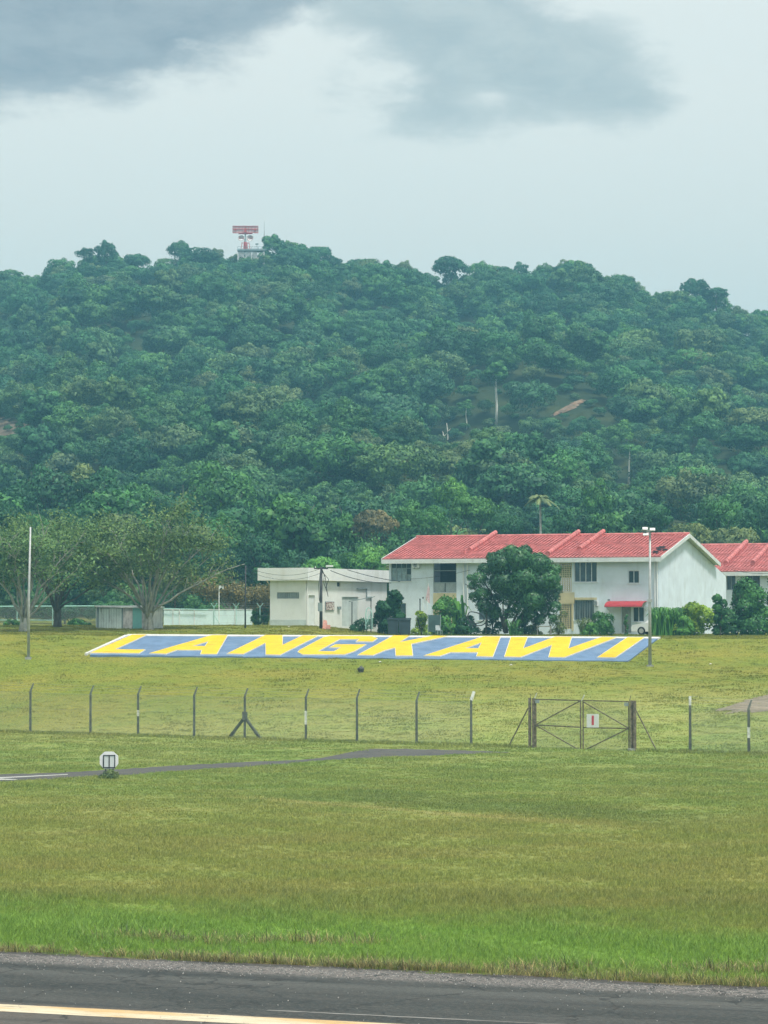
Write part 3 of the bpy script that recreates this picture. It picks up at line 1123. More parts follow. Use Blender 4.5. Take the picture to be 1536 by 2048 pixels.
for t in trees:
    bx, by = proj(t[0], t[1], t[2])
    R, H = TREE_MESH[t[3]][2] * t[4], TREE_MESH[t[3]][3] * t[4]
    w = R * FPX / t[1]
    h = H * FPX / t[1]
    for (a, b, c, d, lim) in CLEAR:
        if t[1] < lim and bx + w * 0.8 > a and bx - w * 0.8 < b and by > c and by - h < d:
            room = max(0.0, by - d)
            t[4] = max(0.22, min(t[4], t[4] * room / h))
            if by < d and by > c and a < bx < b:
                t[4] = 0
    if t[1] > 660 and t[4] > 0.3:
        t[4] = min(t[4], 0.92) * random.choice((0.8, 0.9, 1.0, 1.0, 1.1, 1.18))
    if t[4] > 0.1:
        kept.append(t)
kept.sort(key=lambda t: t[1])
# the nearest ones, each a tree of its own; beyond them the wood reads as one mass
inframe = [t for t in kept if -60 < proj(t[0], t[1], t[2])[0] < 1600 and t[1] < 420]
near = inframe[40:260]
near_ids = {id(t) for t in near}
first_ids = {id(t) for t in inframe[:40]}
HILL_LABEL = {
    0: 'dark green broadleaf tree packed into the lower wooded hillside',
    1: 'mid green broadleaf tree packed into the lower wooded hillside',
    2: 'paler yellow green broadleaf tree packed into the lower wooded hillside'}
for t in near:
    kd = random.choice((0, 0, 1, 1, 1, 2))
    place_tree(t[0], t[1], t[2], t[3], t[4], t[5], 'hill_tree', HILL_LABEL[kd], 'trees on the lower hillside',
               (M['leaf_dark'], M['leaf_mid'], M['leaf_olive'])[kd])
rest = [t for t in kept if id(t) not in near_ids and id(t) not in first_ids]
# undergrowth between the trunks
for i in range(4200):
    ty = 266 + 450 * random.random() ** 0.8
    tx = random.uniform(-1, 1) * (0.215 * ty + 14)
    tz = gz(tx, ty)
    bx, by = proj(tx, ty, tz)
    sc = random.uniform(0.2, 0.42)
    h = 6.5 * sc * FPX / ty
    if any(a - 6 < bx < b + 6 and by > c and by - h < d - 4 and ty < lim for (a, b, c, d, lim) in CLEAR[:1] + CLEAR[2:3]):
        if random.random() < 0.55 or by < d:
            continue
    rest.append([tx, ty, tz - 0.5, random.randrange(12), sc, random.uniform(0, 6.28)])
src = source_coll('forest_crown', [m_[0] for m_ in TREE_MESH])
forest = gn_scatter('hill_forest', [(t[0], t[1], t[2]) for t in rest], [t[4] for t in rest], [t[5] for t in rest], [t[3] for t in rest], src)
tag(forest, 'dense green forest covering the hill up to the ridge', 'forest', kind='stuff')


# bare earth scars
p1 = [hill_at(*p) for p in ((1106, 830), (1120, 821), (1136, 813), (1150, 806), (1166, 801))]
p2 = [hill_at(*p) for p in ((1109, 833), (1126, 827), (1140, 822), (1156, 813), (1170, 802))]
tag(drape('earth_scar', p1, p2, M['dirt'], 0.25, 14, 5), 'orange bare earth scar on the hillside right of the tall pale trunk')
p1 = [hill_at(*p) for p in ((-40, 842), (4, 838), (28, 846), (60, 850))]
p2 = [hill_at(*p) for p in ((-40, 880), (5, 872), (30, 876), (62, 858))]
tag(drape('earth_scar', p1, p2, M['dirt_dark'], 0.25, 14, 5), 'brown bare earth patch on the hillside at the left edge')


def tall_tree(name, px, py_top, py_base, Y, r, k, sc, label, crown_py, trunk_mat='bark_white', m='leaf_mid'):
    """emergent with a bare pole of a trunk"""
    b, t = at(px, py_base, Y), at(px + random.uniform(-2, 2), py_top, Y)
    o = empty(name, b)
    h = t.z - b.z
    g = gz(b.x, Y) - b.z - 0.5
    mb = MB()
    mb.tube([(0, 0, min(0, g)), (0.02 * h, 0, h * 0.5), (t.x - b.x, 0, h), (t.x - b.x + .1, 0, h + 2)], [r * 1.2, r, r * 0.85, r * 0.5], 7)
    mb.build('trunk', M[trunk_mat], o, True)
    if crown_py is not None:
        c = link('crown', TREE_MESH[k][0], o, M[m])
        c.scale = (sc, sc, sc * 0.8)
        c.location = (t.x - b.x, 0, h - 1.6 * sc)
    return tag(o, label, 'tree')


tall_tree('tall_tree', 992, 772, 854, D_T1, 0.20, 3, 0.95, 'tall tree with a long bare pale trunk rising mid hillside', 700)
tall_tree('tall_tree', 1257, 915, 970, D_T2, 0.12, 5, 0.6, 'slim pale bare trunk on the hillside above the right end of the house', 890)
tall_tree('tall_tree', 933, 830, 862, D_T3, 0.10, 7, 0.55, 'short slim pale trunk left of the tall bare trunk', 800)
for px, a, b, l in ((895, 846, 882, 'broken white dead trunk leaning on the mid hillside'), (887, 862, 884, 'small white dead stub beside the broken trunk')):
    o = tag(empty('dead_tree', at(px, b, D_DEAD)), l, 'tree')
    p0, p1_ = Vector((0, 0, -1.5)), at(px - 2, a, D_DEAD) - at(px, b, D_DEAD)
    MB().tube([p0, p1_ * 0.5 + Vector((0.15, 0, 0)), p1_], [0.14, 0.12, 0.07], 6).build('trunk', M['bark_white'], o)
    MB().tube([p1_ * 0.5 + Vector((0.15, 0, 0)), p1_ * 0.6 + Vector((0.6, 0, 0.3))], [0.07, 0.03], 5).build('branch', M['bark_white'], o)

# emergent trees on the skyline
sky_trees = [(213, 474, 26, 690, 1, 'dark round tree standing up from the left of the skyline', 1.35),
             (172, 492, 20, 692, 5, 'smaller tree beside the round one on the left skyline', 1.0),
             (903, 508, 40, 690, 9, 'wide flat topped tree standing above the dip in the skyline', 1.05),
             (1390, 553, 34, 690, 0, 'tallest of the trees at the right end of the ridge', 1.2),
             (1432, 572, 30, 688, 6, 'spreading tree on the falling right end of the ridge', 0.9),
             (1255, 552, 18, 690, 7, 'thin pointed tree left of the right ridge trees', 1.0),
             (1120, 530, 30, 692, 2, 'low tree on the level right crest', 0.9),
             (400, 494, 46, 692, 4, 'broad tree on the crest left of the radar', 0.72),
             (590, 493, 50, 692, 6, 'broad tree on the crest right of the radar mast', 0.75),
             (790, 528, 26, 690, 8, 'small crest tree left of the dip in the skyline', 1.0)]
for px, pt, w, Y, k, lab, asp in sky_trees:
    top = at(px, pt, Y)
    sc = (w * Y / FPX) / TREE_MESH[k][2]
    szc = sc * asp
    o = place_tree(top.x, Y, top.z - TREE_MESH[k][3] * szc, k, sc, random.uniform(0, 6), 'ridge_tree', lab, None, M['leaf_dark'], sz=szc)
    g = gz(top.x, Y)
    if o.location.z > g + 0.3:
        dz_ = (o.location.z - g) / szc
        MB().tube([(0, 0, -dz_ - 0.8), (0.1, 0, 0), (0, 0, 2.2)], [0.26, 0.2, 0.15], 6).build('lower_trunk', M['bark'], o)

# radar station on the crest
RY = 698.0
rb = at(490, 500, RY)
radar = tag(empty('radar_tower', (rb.x, RY, gz(rb.x, RY))), 'red and white rotating radar antenna on a railed platform on the crest', 'radar')


def rloc(px, py, dy=0.0):
    p = at(px, py, RY + dy)
    return Vector((p.x - radar.location.x, dy, p.z - radar.location.z))


mb = MB()
for px in (476, 503, 528):
    for dy in (-1.6, 1.6):
        a = rloc(px, 503, dy)
        mb.bar((a.x, dy, -0.5), a, 0.22)
for (pa, pb) in (((476, 503), (503, 530)), ((503, 503), (476, 530)), ((503, 503), (528, 530)), ((528, 503), (503, 530))):
    mb.bar(rloc(*pa, -1.6), rloc(*pb, -1.6), 0.10)
mb.build('tower_frame', M['radar_white'], radar)
for xa, xb in ((477, 489), (491, 502), (505, 514)):
    a, b = rloc(xa, 512), rloc(xb, 504)
    MB().box(a.x, b.x, -1.2, 1.2, a.z - 1.5, b.z).build('tower_panel', M['radar_white'], radar)
a, b = rloc(475, 502), rloc(530, 499)
MB().box(a.x, b.x, -1.9, 1.9, a.z - 0.12, a.z + 0.2).build('platform', M['frame'], radar)
mb = MB()
for px in range(475, 533, 7):
    for dy in (-1.85, 1.85):
        p = rloc(px, 502, dy)
        mb.bar(p, (p.x, p.y, p.z + 1.0), 0.07)
for dy in (-1.85, 1.85):
    for q in (0.5, 1.0):
        p, r_ = rloc(475, 502, dy), rloc(531, 502, dy)
        mb.bar((p.x, dy, p.z + q), (r_.x, dy, r_.z + q), 0.07)
mb.build('railing', M['frame'], radar)
mb = MB()
top_l, top_r = rloc(485, 485.5), rloc(497, 485.5)
for px, tx in ((482, 484), (500, 498), (487, 488), (495, 494)):
    for dy in (-0.8, 0.8):
        mb.bar(rloc(px, 500, dy), rloc(tx, 486, dy * 0.8), 0.14)
mb.bar(rloc(483, 486, -0.7), rloc(499, 486, -0.7), 0.16)
mb.bar(rloc(483, 486, 0.7), rloc(499, 486, 0.7), 0.16)
mb.tube([rloc(490.5, 498), rloc(490.5, 484)], [0.45, 0.35], 8)
mb.build('pedestal', M['radar_red'], radar)
MB().tube([rloc(490.5, 485), rloc(490.5, 478), rloc(490.5, 466)], [0.30, 0.18, 0.16], 8).build('mast', M['frame'], radar)
for c, w, h in ((482.5, 7.5, 6.0), (500.0, 7.5, 6.5)):
    mb = MB()
    ctr = rloc(c, 475.5, -0.5)
    vs, fs = [(ctr.x, 0.25, ctr.z)], []
    nr, na = 4, 20
    for i in range(1, nr + 1):
        for j in range(na):
            a = 6.2832 * j / na
            q = i / nr
            vs.append((ctr.x + math.cos(a) * w * q * RY / FPX, 0.25 - 0.5 * q * q, ctr.z + math.sin(a) * h * q * RY / FPX))
    for j in range(na):
        fs.append((0, 1 + j, 1 + (j + 1) % na))
    for i in range(nr - 1):
        for j in range(na):
            fs.append((1 + i * na + j, 1 + i * na + (j + 1) % na, 1 + (i + 1) * na + (j + 1) % na, 1 + (i + 1) * na + j))
    mb.add(vs, fs)
    d = mb.build('dish_reflector', M['radar_white'], radar, True)
    d.modifiers.new('thick', 'SOLIDIFY').thickness = 0.08
    rb_ = MB()
    for q in (-0.55, -0.2, 0.2, 0.55):
        hh = h * math.sqrt(1 - q * q) * RY / FPX
        rb_.bar((ctr.x + q * w * RY / FPX, 0.02 - 0.5 * q * q, ctr.z - hh * .9), (ctr.x + q * w * RY / FPX, 0.02 - 0.5 * q * q, ctr.z + hh * .9), 0.07)
    rb_.build('dish_rib', M['radar_red'], d)
al, ar = rloc(465.5, 452.5), rloc(516.5, 466)
tilt = 0.14
ant = MB()
ant.box(al.x, ar.x, -0.12, 0.12, ar.z, al.z)
ant = ant.build('antenna_panel', M['radar_pink'], radar)
fr = MB()
for zf in (ar.z, al.z, (ar.z + al.z) / 2 + 0.1):
    fr.box(al.x - .05, ar.x + .05, -0.24, -0.135, zf - 0.07, zf + 0.07)
for q in np.linspace(0, 1, 9):
    xx = lerp(al.x, ar.x, q)
    fr.box(xx - .04, xx + .04, -0.22, -0.137, ar.z, al.z)
fr.build('antenna_frame', M['radar_red'], ant)
fr = MB()
for px in (471, 510):
    c_ = rloc(px, 459.5)
    fr.box(c_.x - .3, c_.x + .3, -0.32, -0.25, c_.z - .2, c_.z + .2)
c_ = rloc(490.5, 460)
fr.add([(c_.x - .45, -.4, c_.z - .6), (c_.x + .45, -.4, c_.z - .6), (c_.x, -.4, c_.z + .7), (c_.x - .45, -.25, c_.z - .6), (c_.x + .45, -.25, c_.z - .6), (c_.x, -.25, c_.z + .7)],
       [(0, 1, 2), (5, 4, 3), (0, 3, 4, 1), (1, 4, 5, 2), (2, 5, 3, 0)])
fr.build('feed_box', M['radar_red'], ant)
g_ = rloc(477, 466.5), rloc(505, 466.5)
fr = MB()
fr.bar((g_[0].x, 0, g_[0].z - .1), (g_[1].x, 0, g_[1].z - .1), 0.25)
fr.build('antenna_beam', M['radar_red'], ant)
mp_ = at(528.5, 443, RY + 2.2)
mast = tag(empty('lightning_mast', (mp_.x, RY + 2.2, gz(mp_.x, RY + 2.2))), 'thin grey mast beside the radar platform on the crest', 'mast')
hz_ = mp_.z - mast.location.z
MB().tube([(0, 0, -0.3), (0, 0, hz_ * 0.6), (0, 0, hz_)], [0.13, 0.10, 0.04], 6).build('pole', M['steel'], mast)
for px, pt in ((514, 489),):
    b_ = rloc(px, 501, -1.2)
    t_ = rloc(px, pt, -1.2)
    mb = MB()
    mb.bar(b_, t_, 0.12)
    mb.box(t_.x - .35, t_.x + .35, -1.4, -1.0, t_.z - .05, t_.z + .25)
    mb.build('beacon', M['frame'], radar)

# ------------------------------------------------------------------ trees at the foot of the hill (placed one by one)
FOOT = [  # px, py of top, half width px, depth, mesh, material, label
    (640, 1104, 62, 262, 6, 'leaf_bright', 'bright green rounded tree directly behind the flat roofed white building'),
    (735, 1085, 46, 264, 9, 'leaf_bright', 'bright green tree between the white building and the red roofed house'),
    (700, 1098, 36, 266, 2, 'leaf_mid', 'mid green tree behind the right half of the flat roofed building'),
    (765, 1128, 22, 258, 3, 'leaf_mid', 'narrow leafy tree squeezed beside the left end of the house'),
    (590, 1095, 42, 272, 0, 'leaf_dark', 'dark tree behind the left end of the flat roofed building'),
    (520, 1060, 55, 280, 4, 'leaf_dark', 'dark rounded tree behind the brown low tree'),
    (610, 1035, 62, 284, 6, 'leaf_mid', 'large green tree above the flat roofed building'),
    (545, 1010, 50, 296, 2, 'leaf_mid', 'mid green tree above the dark trees left of centre'),
    (690, 1020, 46, 292, 0, 'leaf_mid', 'green tree left of the brownish tree'),
    (752, 1012, 46, 286, 9, 'leaf_brown', 'brownish olive rounded tree above the left end of the roof'),
    (815, 1000, 46, 290, 8, 'leaf_mid', 'green tree right of the brownish tree'),
    (905, 946, 40, 300, 1, 'leaf_bright', 'bright green tall domed tree above the middle of the roof'),
    (945, 985, 48, 288, 6, 'leaf_mid', 'mid green wide tree above the roof ridge'),
    (860, 1010, 42, 282, 4, 'leaf_mid', 'mid green tree just above the left roof section'),
    (1015, 1020, 46, 284, 2, 'leaf_dark', 'dark tree left of the coconut palm'),
    (1145, 1010, 44, 290, 0, 'leaf_dark', 'dark tree right of the coconut palm'),
    (1195, 950, 36, 300, 7, 'leaf_mid', 'tall green tree above the right roof section'),
    (1215, 1020, 46, 282, 9, 'leaf_mid', 'rounded green tree above the right roof section'),
    (1300, 1000, 50, 288, 6, 'leaf_dark', 'wide dark tree behind the floodlight'),
    (1385, 1035, 62, 284, 2, 'leaf_olive', 'olive green broad tree behind the gable peak'),
    (1470, 1045, 58, 282, 6, 'leaf_olive', 'olive green low tree behind the far red roof'),
    (1440, 985, 46, 296, 5, 'leaf_mid', 'mid green tree above the far red roof'),
    (1525, 1000, 52, 292, 4, 'leaf_dark', 'dark tree at the right edge above the far roof'),
    (1570, 1040, 52, 286, 0, 'leaf_mid', 'green tree partly outside the right edge'),
    (455, 1015, 46, 288, 1, 'leaf_mid', 'green tree behind the right side of the big bare branched tree'),
    (380, 1040, 56, 276, 6, 'leaf_olive', 'olive tree behind the big bare branched tree'),
    (330, 990, 50, 294, 4, 'leaf_dark', 'dark tree above the big bare branched tree'),
    (240, 1020, 52, 282, 9, 'leaf_olive', 'olive green tree filling the gap between the two bare branched trees'),
    (150, 1010, 50, 286, 0, 'leaf_dark', 'dark green tree above the left bare branched tree'),
    (70, 1020, 50, 284, 2, 'leaf_mid', 'green tree behind the left lamp post'),
    (-10, 990, 50, 290, 6, 'leaf_dark', 'dark tree at the left edge behind the fence'),
    (210, 1110, 48, 262, 8, 'leaf_dark', 'dark shrubby tree behind the small hut'),
    (130, 1125, 50, 258, 6, 'leaf_dark', 'dark low tree behind the left rail fence'),
    (30, 1130, 50, 256, 4, 'leaf_dark', 'dark low tree at the left edge of the rail fence'),
    (-40, 1100, 48, 262, 0, 'leaf_mid', 'green tree outside the left edge'),
    (350, 1120, 44, 262, 5, 'leaf_olive', 'olive tree behind the pale panel wall'),
    (430, 1085, 50, 268, 2, 'leaf_dark', 'dark tree behind the russet tree'),
    (535, 1120, 30, 258, 10, 'leaf_dark', 'dark narrow tree left of the flat roofed building'),
    (1090, 1040, 40, 296, 8, 'leaf_dark', 'dark tree behind the coconut palm'),
    (978, 1000, 40, 306, 11, 'leaf_dark', 'dark tree rising behind the roof trees'),
]
for px, pt, hw, Y, k, m, lab in FOOT:
    top = at(px, pt, Y)
    g = gz(top.x, Y)
    sc = hw * Y / FPX / TREE_MESH[k][2]
    o = place_tree(top.x, Y, g, k, sc, random.uniform(0, 6.28), 'foothill_tree', lab, 'trees at the foot of the hill', M[m])
    need = (top.z - g) / sc
    have = TREE_MESH[k][3]
    for ch in o.children:
        if ch.name.startswith('crown'):
            kz = min(1.3, max(0.6, need / have))
            ch.scale = (1, 1, kz)
            ch.location = (0, 0, max(0.0, need - have * kz))
        else:
            ch.scale = (1, 1, max(0.6, need / have))

# low scrub closing the gaps behind the buildings
scr = []
for i in range(330):
    Y = random.uniform(250, 282)
    X = random.uniform(-44, 44)
    if X < 34 and Y < 256 and X > -7:
        continue
    scr.append((X, Y, gz(X, Y) - 0.3, random.randrange(12), random.uniform(0.3, 0.55), random.uniform(0, 6.28)))
tag(gn_scatter('scrub', [s[:3] for s in scr], [s[4] for s in scr], [s[5] for s in scr], [s[3] for s in scr], src),
    'dark scrub filling the foot of the hill behind the buildings', 'scrub', kind='stuff')

# coconut palm
def palm(name, px, py_top, Y, label, frond=2.1):
    t = at(px, py_top + 22, Y)
    g = gz(t.x, Y)
    o = tag(empty(name, (t.x, Y, g)), label, 'palm tree')
    h = t.z - g
    MB().tube([(0.15, 0, -0.3), (0.1, 0, h * 0.4), (0, 0, h)], [0.16, 0.12, 0.09], 7).build('trunk', M['bark_pale'], o, True)
    for i in range(15):
        a = 6.283 * i / 15 * 1.0 + random.uniform(-.2, .2)
        up = random.uniform(0.05, 1.15)
        L = frond * random.uniform(0.85, 1.15)
        pts = []
        for j in range(9):
            s = j / 8
            rr = L * (s * math.cos(up) + 0.1 * s)
            zz_ = L * (s * math.sin(up) - 0.75 * s * s)
            pts.append(Vector((math.cos(a) * rr, math.sin(a) * rr, h + zz_)))
        mb = MB()
        mb.tube(pts, [0.03 * (1 - 0.8 * j / 8) for j in range(9)], 4)
        side = Vector((-math.sin(a), math.cos(a), 0))
        for j in range(1, 9):
            for k in (0, 0.33, 0.66):
                p = pts[j - 1].lerp(pts[j], k)
                d = (pts[j] - pts[j - 1]).normalized()
                ll = 0.55 * frond / 2.1 * math.sin(math.pi * min(1, (j + k) / 9.5)) ** 0.6
                for s in (-1, 1):
                    e = p + side * s * ll * 0.85 + d * ll * 0.5 - Vector((0, 0, ll * 0.45))
                    mb.add([p - d * 0.05, p + d * 0.05, e], [(0, 1, 2)])
        me = mb.mesh('frond', M['palm'])
        fa = me.attributes.new('v', 'FLOAT', 'FACE')
        fa.data.foreach_set('value', np.full(len(me.polygons), random.uniform(0.4, 1.0), np.float32))
        link('frond', me, o)
    return o


palm('coconut_palm', 1080, 975, 278, 'coconut palm rising above the roof with drooping fronds', 1.55)

# ------------------------------------------------------------------ branchy trees
def bezier(p0, p1, p2, n):
    return [p0 * (1 - t) ** 2 + p1 * 2 * t * (1 - t) + p2 * t * t for t in [i / n for i in range(n + 1)]]


def branchy(name, px, py, Y, height, left, right, trunk_h, r0, n_limbs, seed, label, leaf, bark, n_leaf, leaf_s, sig=0.42, droop=0.0, depth=3.2, bare=0.0, crown_low=0.45):
    rr = random.Random(seed)
    rn = np.random.default_rng(seed)
    g = at(px, py, Y)
    z = gz(g.x, Y)
    o = tag(empty(name, (g.x, Y, z)), label, 'tree')
    tr, br = MB(), MB()
    # short fluted trunk of several fused stems
    for i in range(4):
        a = 6.283 * i / 4 + 0.5
        off = Vector((math.cos(a), math.sin(a), 0)) * r0 * 0.55
        tr.tube([off * 1.7 - Vector((0, 0, 0.4)), off * 1.1 + Vector((0, 0, 0.25)), off * 0.8 + Vector((0, 0, trunk_h * 0.6)), off * 1.1 + Vector((0, 0, trunk_h * 1.15))],
                [r0 * 0.85, r0 * 0.66, r0 * 0.6, r0 * 0.42], 8)
    tips = []
    for i in range(n_limbs):
        a = 6.283 * (i + rr.uniform(-.3, .3)) / n_limbs
        f = rr.choice((0.45, 0.6, 0.75, 0.85, 0.95, 1.05)) * rr.uniform(0.9, 1.08)
        cx = math.cos(a)
        ex = (right if cx > 0 else left) * cx * f
        ey = depth * math.sin(a) * f
        ez = height * (crown_low + (0.98 - crown_low) * math.sqrt(max(0.03, 1 - (f * 0.92) ** 2)) * rr.uniform(0.72, 1.08))
        p0 = Vector((cx * r0 * 0.5, math.sin(a) * r0 * 0.5, trunk_h * rr.uniform(0.5, 1.0)))
        p2 = Vector((ex, ey, ez))
        p1 = Vector((ex * rr.uniform(0.25, 0.42), ey * 0.35, lerp(p0.z, ez, rr.uniform(0.42, 0.62))))
        pts = bezier(p0, p1, p2, 8)
        pts = [p + Vector((rr.uniform(-.1, .1), rr.uniform(-.1, .1), rr.uniform(-.08, .08))) * (1 if 0 < j < 8 else 0) for j, p in enumerate(pts)]
        tr.tube(pts, [r0 * 0.30 * (1 - 0.86 * j / 8) + 0.012 for j in range(9)], 6)
        tips.append((p2, (pts[-1] - pts[-3]).normalized()))
        for j in range(6):
            t = rr.uniform(0.4, 1.0)
            q = pts[min(7, int(t * 8))].lerp(pts[min(8, int(t * 8) + 1)], t * 8 - int(t * 8))
            d = (pts[min(8, int(t * 8) + 1)] - pts[max(0, int(t * 8) - 1)]).normalized()
            d = (d + Vector((rr.gauss(0, .6), rr.gauss(0, .6), rr.gauss(0.15, .4)))).normalized()
            L = rr.uniform(0.7, 1.9) * height / 8.5
            e = q + d * L + Vector((0, 0, 0.1 * L))
            m_ = q.lerp(e, 0.5) + Vector((rr.uniform(-.1, .1), 0, 0.12 * L))
            br.tube([q, m_, e], [0.032, 0.022, 0.010], 4)
            tips.append((e, d))
            for k in range(2):
                t2 = rr.uniform(0.3, 1)
                q2 = q.lerp(e, t2)
                d2 = (d + Vector((rr.gauss(0, .7), rr.gauss(0, .7), rr.gauss(0.1, .4)))).normalized()
                e2 = q2 + d2 * rr.uniform(0.35, 0.95)
                br.tube([q2, e2], [0.014, 0.007], 3)
                tips.append((e2, d2))
    tr.build('trunk', M[bark], o, True)
    br.build('branches', M[bark], o)
    keep = [t for t in tips if rr.random() > bare]
    C = np.array([t[0] for t in keep])
    pick = rn.integers(0, len(C), n_leaf)
    P = C[pick] + rn.normal(0, sig, (n_leaf, 3)) * np.array((1, 1, 0.6)) - np.array((0, 0, droop)) * rn.random((n_leaf, 1))
    N = rn.normal(0, 0.5, (n_leaf, 3)) + np.array((0, -0.2, 0.8))
    V = np.clip(0.5 + 0.2 * rn.normal(0, 1, n_leaf) + 0.2 * np.sin(pick * 1.7), 0, 1)
    link('crown', leaf_mesh('crown', P, N, rn.uniform(0.6, 1.25, n_leaf) * leaf_s, V, M[leaf], r=rn), o)
    return o


branchy('spreading_tree', 297, 1258, 209, 8.7, 4.4, 6.6, 1.3, 0.30, 17, 5, 'big spreading tree with many bare grey limbs in front of the small hut', 'leaf_wispy', 'bark_pale', 13500, 0.12, sig=0.44, depth=4.2, bare=0.32, crown_low=0.28)
branchy('spreading_tree', 48, 1268, 205, 7.8, 3.8, 4.6, 1.0, 0.28, 14, 8, 'half bare tree with pale limbs behind the left lamp post', 'leaf_wispy', 'bark_pale', 7500, 0.115, sig=0.44, depth=3.4, bare=0.45, crown_low=0.30)
branchy('spreading_tree', 115, 1268, 214, 8.4, 4.2, 4.8, 1.9, 0.24, 12, 12, 'darker leafy tree between the half bare tree and the small hut', 'leaf_wispy', 'bark', 12000, 0.125, sig=0.5, depth=3.4, bare=0.2, crown_low=0.34)
branchy('russet_tree', 468, 1243, 246, 3.6, 4.2, 3.4, 0.8, 0.20, 12, 21, 'low russet and olive tree behind the pale panel wall', 'leaf_rust', 'bark_pale', 10000, 0.11, sig=0.36, depth=2.4, crown_low=0.52)


# ------------------------------------------------------------------ the letters on the bank
def sign_pt(px, py, lift=0.0):
    d = ray(px, py)
    lo, hi = 180.0, 206.0

    def g(Y):
        s = Y / d[1]
        x = d[0] * s
        return CAM_H + d[2] * s - lerp(z_bot(x), z_top(x), (Y - SIGN_Y0) / (SIGN_Y1 - SIGN_Y0))
    for _ in range(40):
        m_ = (lo + hi) / 2
        if g(m_) > 0:
            lo = m_
        else:
            hi = m_
    s = lo / d[1]
    x = d[0] * s
    return Vector((x, lo, CAM_H + d[2] * s + lift))


SB = sign_pt(740, 1318)
sign = tag(empty('hillside_letters', SB), 'blue slab on the bank with huge yellow slanted letters spelling a place name', 'sign')


def slab_grid(pBL, pBR, pTR, pTL, n, k, lift, m, name, parent, depth=0.30, wob_=0.0):
    vs, fs = [], []
    for j in range(k + 1):
        for i in range(n + 1):
            s, t = i / n, j / k
            bx, by = lerp(pBL[0], pBR[0], s), lerp(pBL[1], pBR[1], s)
            tx, ty = lerp(pTL[0], pTR[0], s), lerp(pTL[1], pTR[1], s)
            p = sign_pt(lerp(bx, tx, t), lerp(by, ty, t) + (wob_ * math.sin(i * 1.3) * (1 if j == 0 else 0)), lift) - SB
            vs.append(p)
    w = n + 1
    for j in range(k):
        for i in range(n):
            fs.append((j * w + i, j * w + i + 1, (j + 1) * w + i + 1, (j + 1) * w + i))
    loop = [i for i in range(w)] + [j * w + n for j in range(1, k + 1)] + [k * w + i for i in range(n - 1, -1, -1)] + [j * w for j in range(k - 1, 0, -1)]
    b = len(vs)
    for i in loop:
        vs.append(vs[i] - Vector((0, 0, depth)))
    for i in range(len(loop)):
        j = (i + 1) % len(loop)
        fs.append((loop[j], loop[i], b + i, b + j))
    return MB().add(vs, fs).build(name, m, parent)


slab_grid((180, 1311), (1256, 1323.5), (1316, 1278), (254, 1273), 70, 5, 0.05, M['blue'], 'slab', sign, wob_=0.4)
slab_grid((250, 1273.6), (1316, 1279), (1321, 1276.4), (256, 1270.8), 70, 1, 0.09, M['letter_white'], 'top_border', sign)
slab_grid((169, 1309), (173.5, 1309.6), (256, 1273.4), (250, 1272), 1, 8, 0.09, M['letter_white'], 'side_border', sign)


def zz4(pts):
    return [(160 + x * 0.2604, 1255 + y_ * 0.2604) for x, y_ in pts]


def zz5(pts):
    return [(540 + x * 0.2734, 1255 + y_ * 0.2734) for x, y_ in pts]


def zz6(pts):
    return [(920 + x * 0.2734, 1255 + y_ * 0.2734) for x, y_ in pts]


LETTERS = [
    (zz4([(400, 68), (515, 68), (268, 181), (500, 183), (455, 210), (80, 207)]), []),
    (zz4([(1010, 72), (1135, 70), (1050, 217), (925, 217), (936, 186), (742, 186), (660, 215), (535, 210)]), [zz4([(985, 120), (960, 156), (862, 156)])]),
    ([(454.3, 1310.5), (486.8, 1311.5), (531, 1289), (531.5, 1312.3), (560.5, 1313), (637, 1274.7), (605.6, 1274.1), (565.2, 1293.3), (565.2, 1273.6), (531, 1273.2)], []),
    (zz5([(390, 84), (440, 74), (745, 76), (785, 92), (752, 115), (630, 115), (655, 98), (510, 98), (350, 187), (470, 187), (520, 158), (435, 158), (478, 136), (703, 136), (620, 185), (545, 210), (240, 210), (203, 192), (215, 178)]), []),
    (zz5([(643, 212), (755, 215), (845, 178), (915, 160), (920, 218), (1045, 218), (1035, 132), (1300, 75), (1195, 72), (950, 119), (1022, 72), (905, 70)]), []),
    (zz6([(-262, 217), (-145, 220), (-70, 194), (130, 194), (120, 222), (240, 226), (297, 78), (170, 78)]), [zz6([(157, 122), (135, 165), (38, 165)])]),
    (zz6([(325, 225), (445, 228), (672, 140), (648, 228), (765, 230), (1145, 85), (1035, 82), (793, 166), (818, 80), (695, 80), (462, 166), (495, 82), (372, 82)]), []),
    (zz6([(1225, 84), (1350, 84), (1135, 232), (1005, 230)]), []),
]


def offset_poly(P, d):
    """mitred offset in plan, positive = outwards"""
    n = len(P)
    ar = sum(P[i].x * P[(i + 1) % n].y - P[(i + 1) % n].x * P[i].y for i in range(n))
    sg = 1 if ar > 0 else -1
    out = []
    for i in range(n):
        a, b, c = P[i - 1], P[i], P[(i + 1) % n]
        d1 = Vector((b.x - a.x, b.y - a.y)).normalized()
        d2 = Vector((c.x - b.x, c.y - b.y)).normalized()
        n1, n2 = Vector((d1.y, -d1.x)) * sg, Vector((d2.y, -d2.x)) * sg
        bis = n1 + n2
        if bis.length < 0.2:
            bis = n1
        bis.normalize()
        k = min(2.2, 1 / max(0.3, bis.dot(n1)))
        q = b.to_2d() + bis * d * k
        out.append(Vector((q.x, q.y, lerp(z_bot(q.x), z_top(q.x), (q.y - SIGN_Y0) / (SIGN_Y1 - SIGN_Y0)))))
    return out


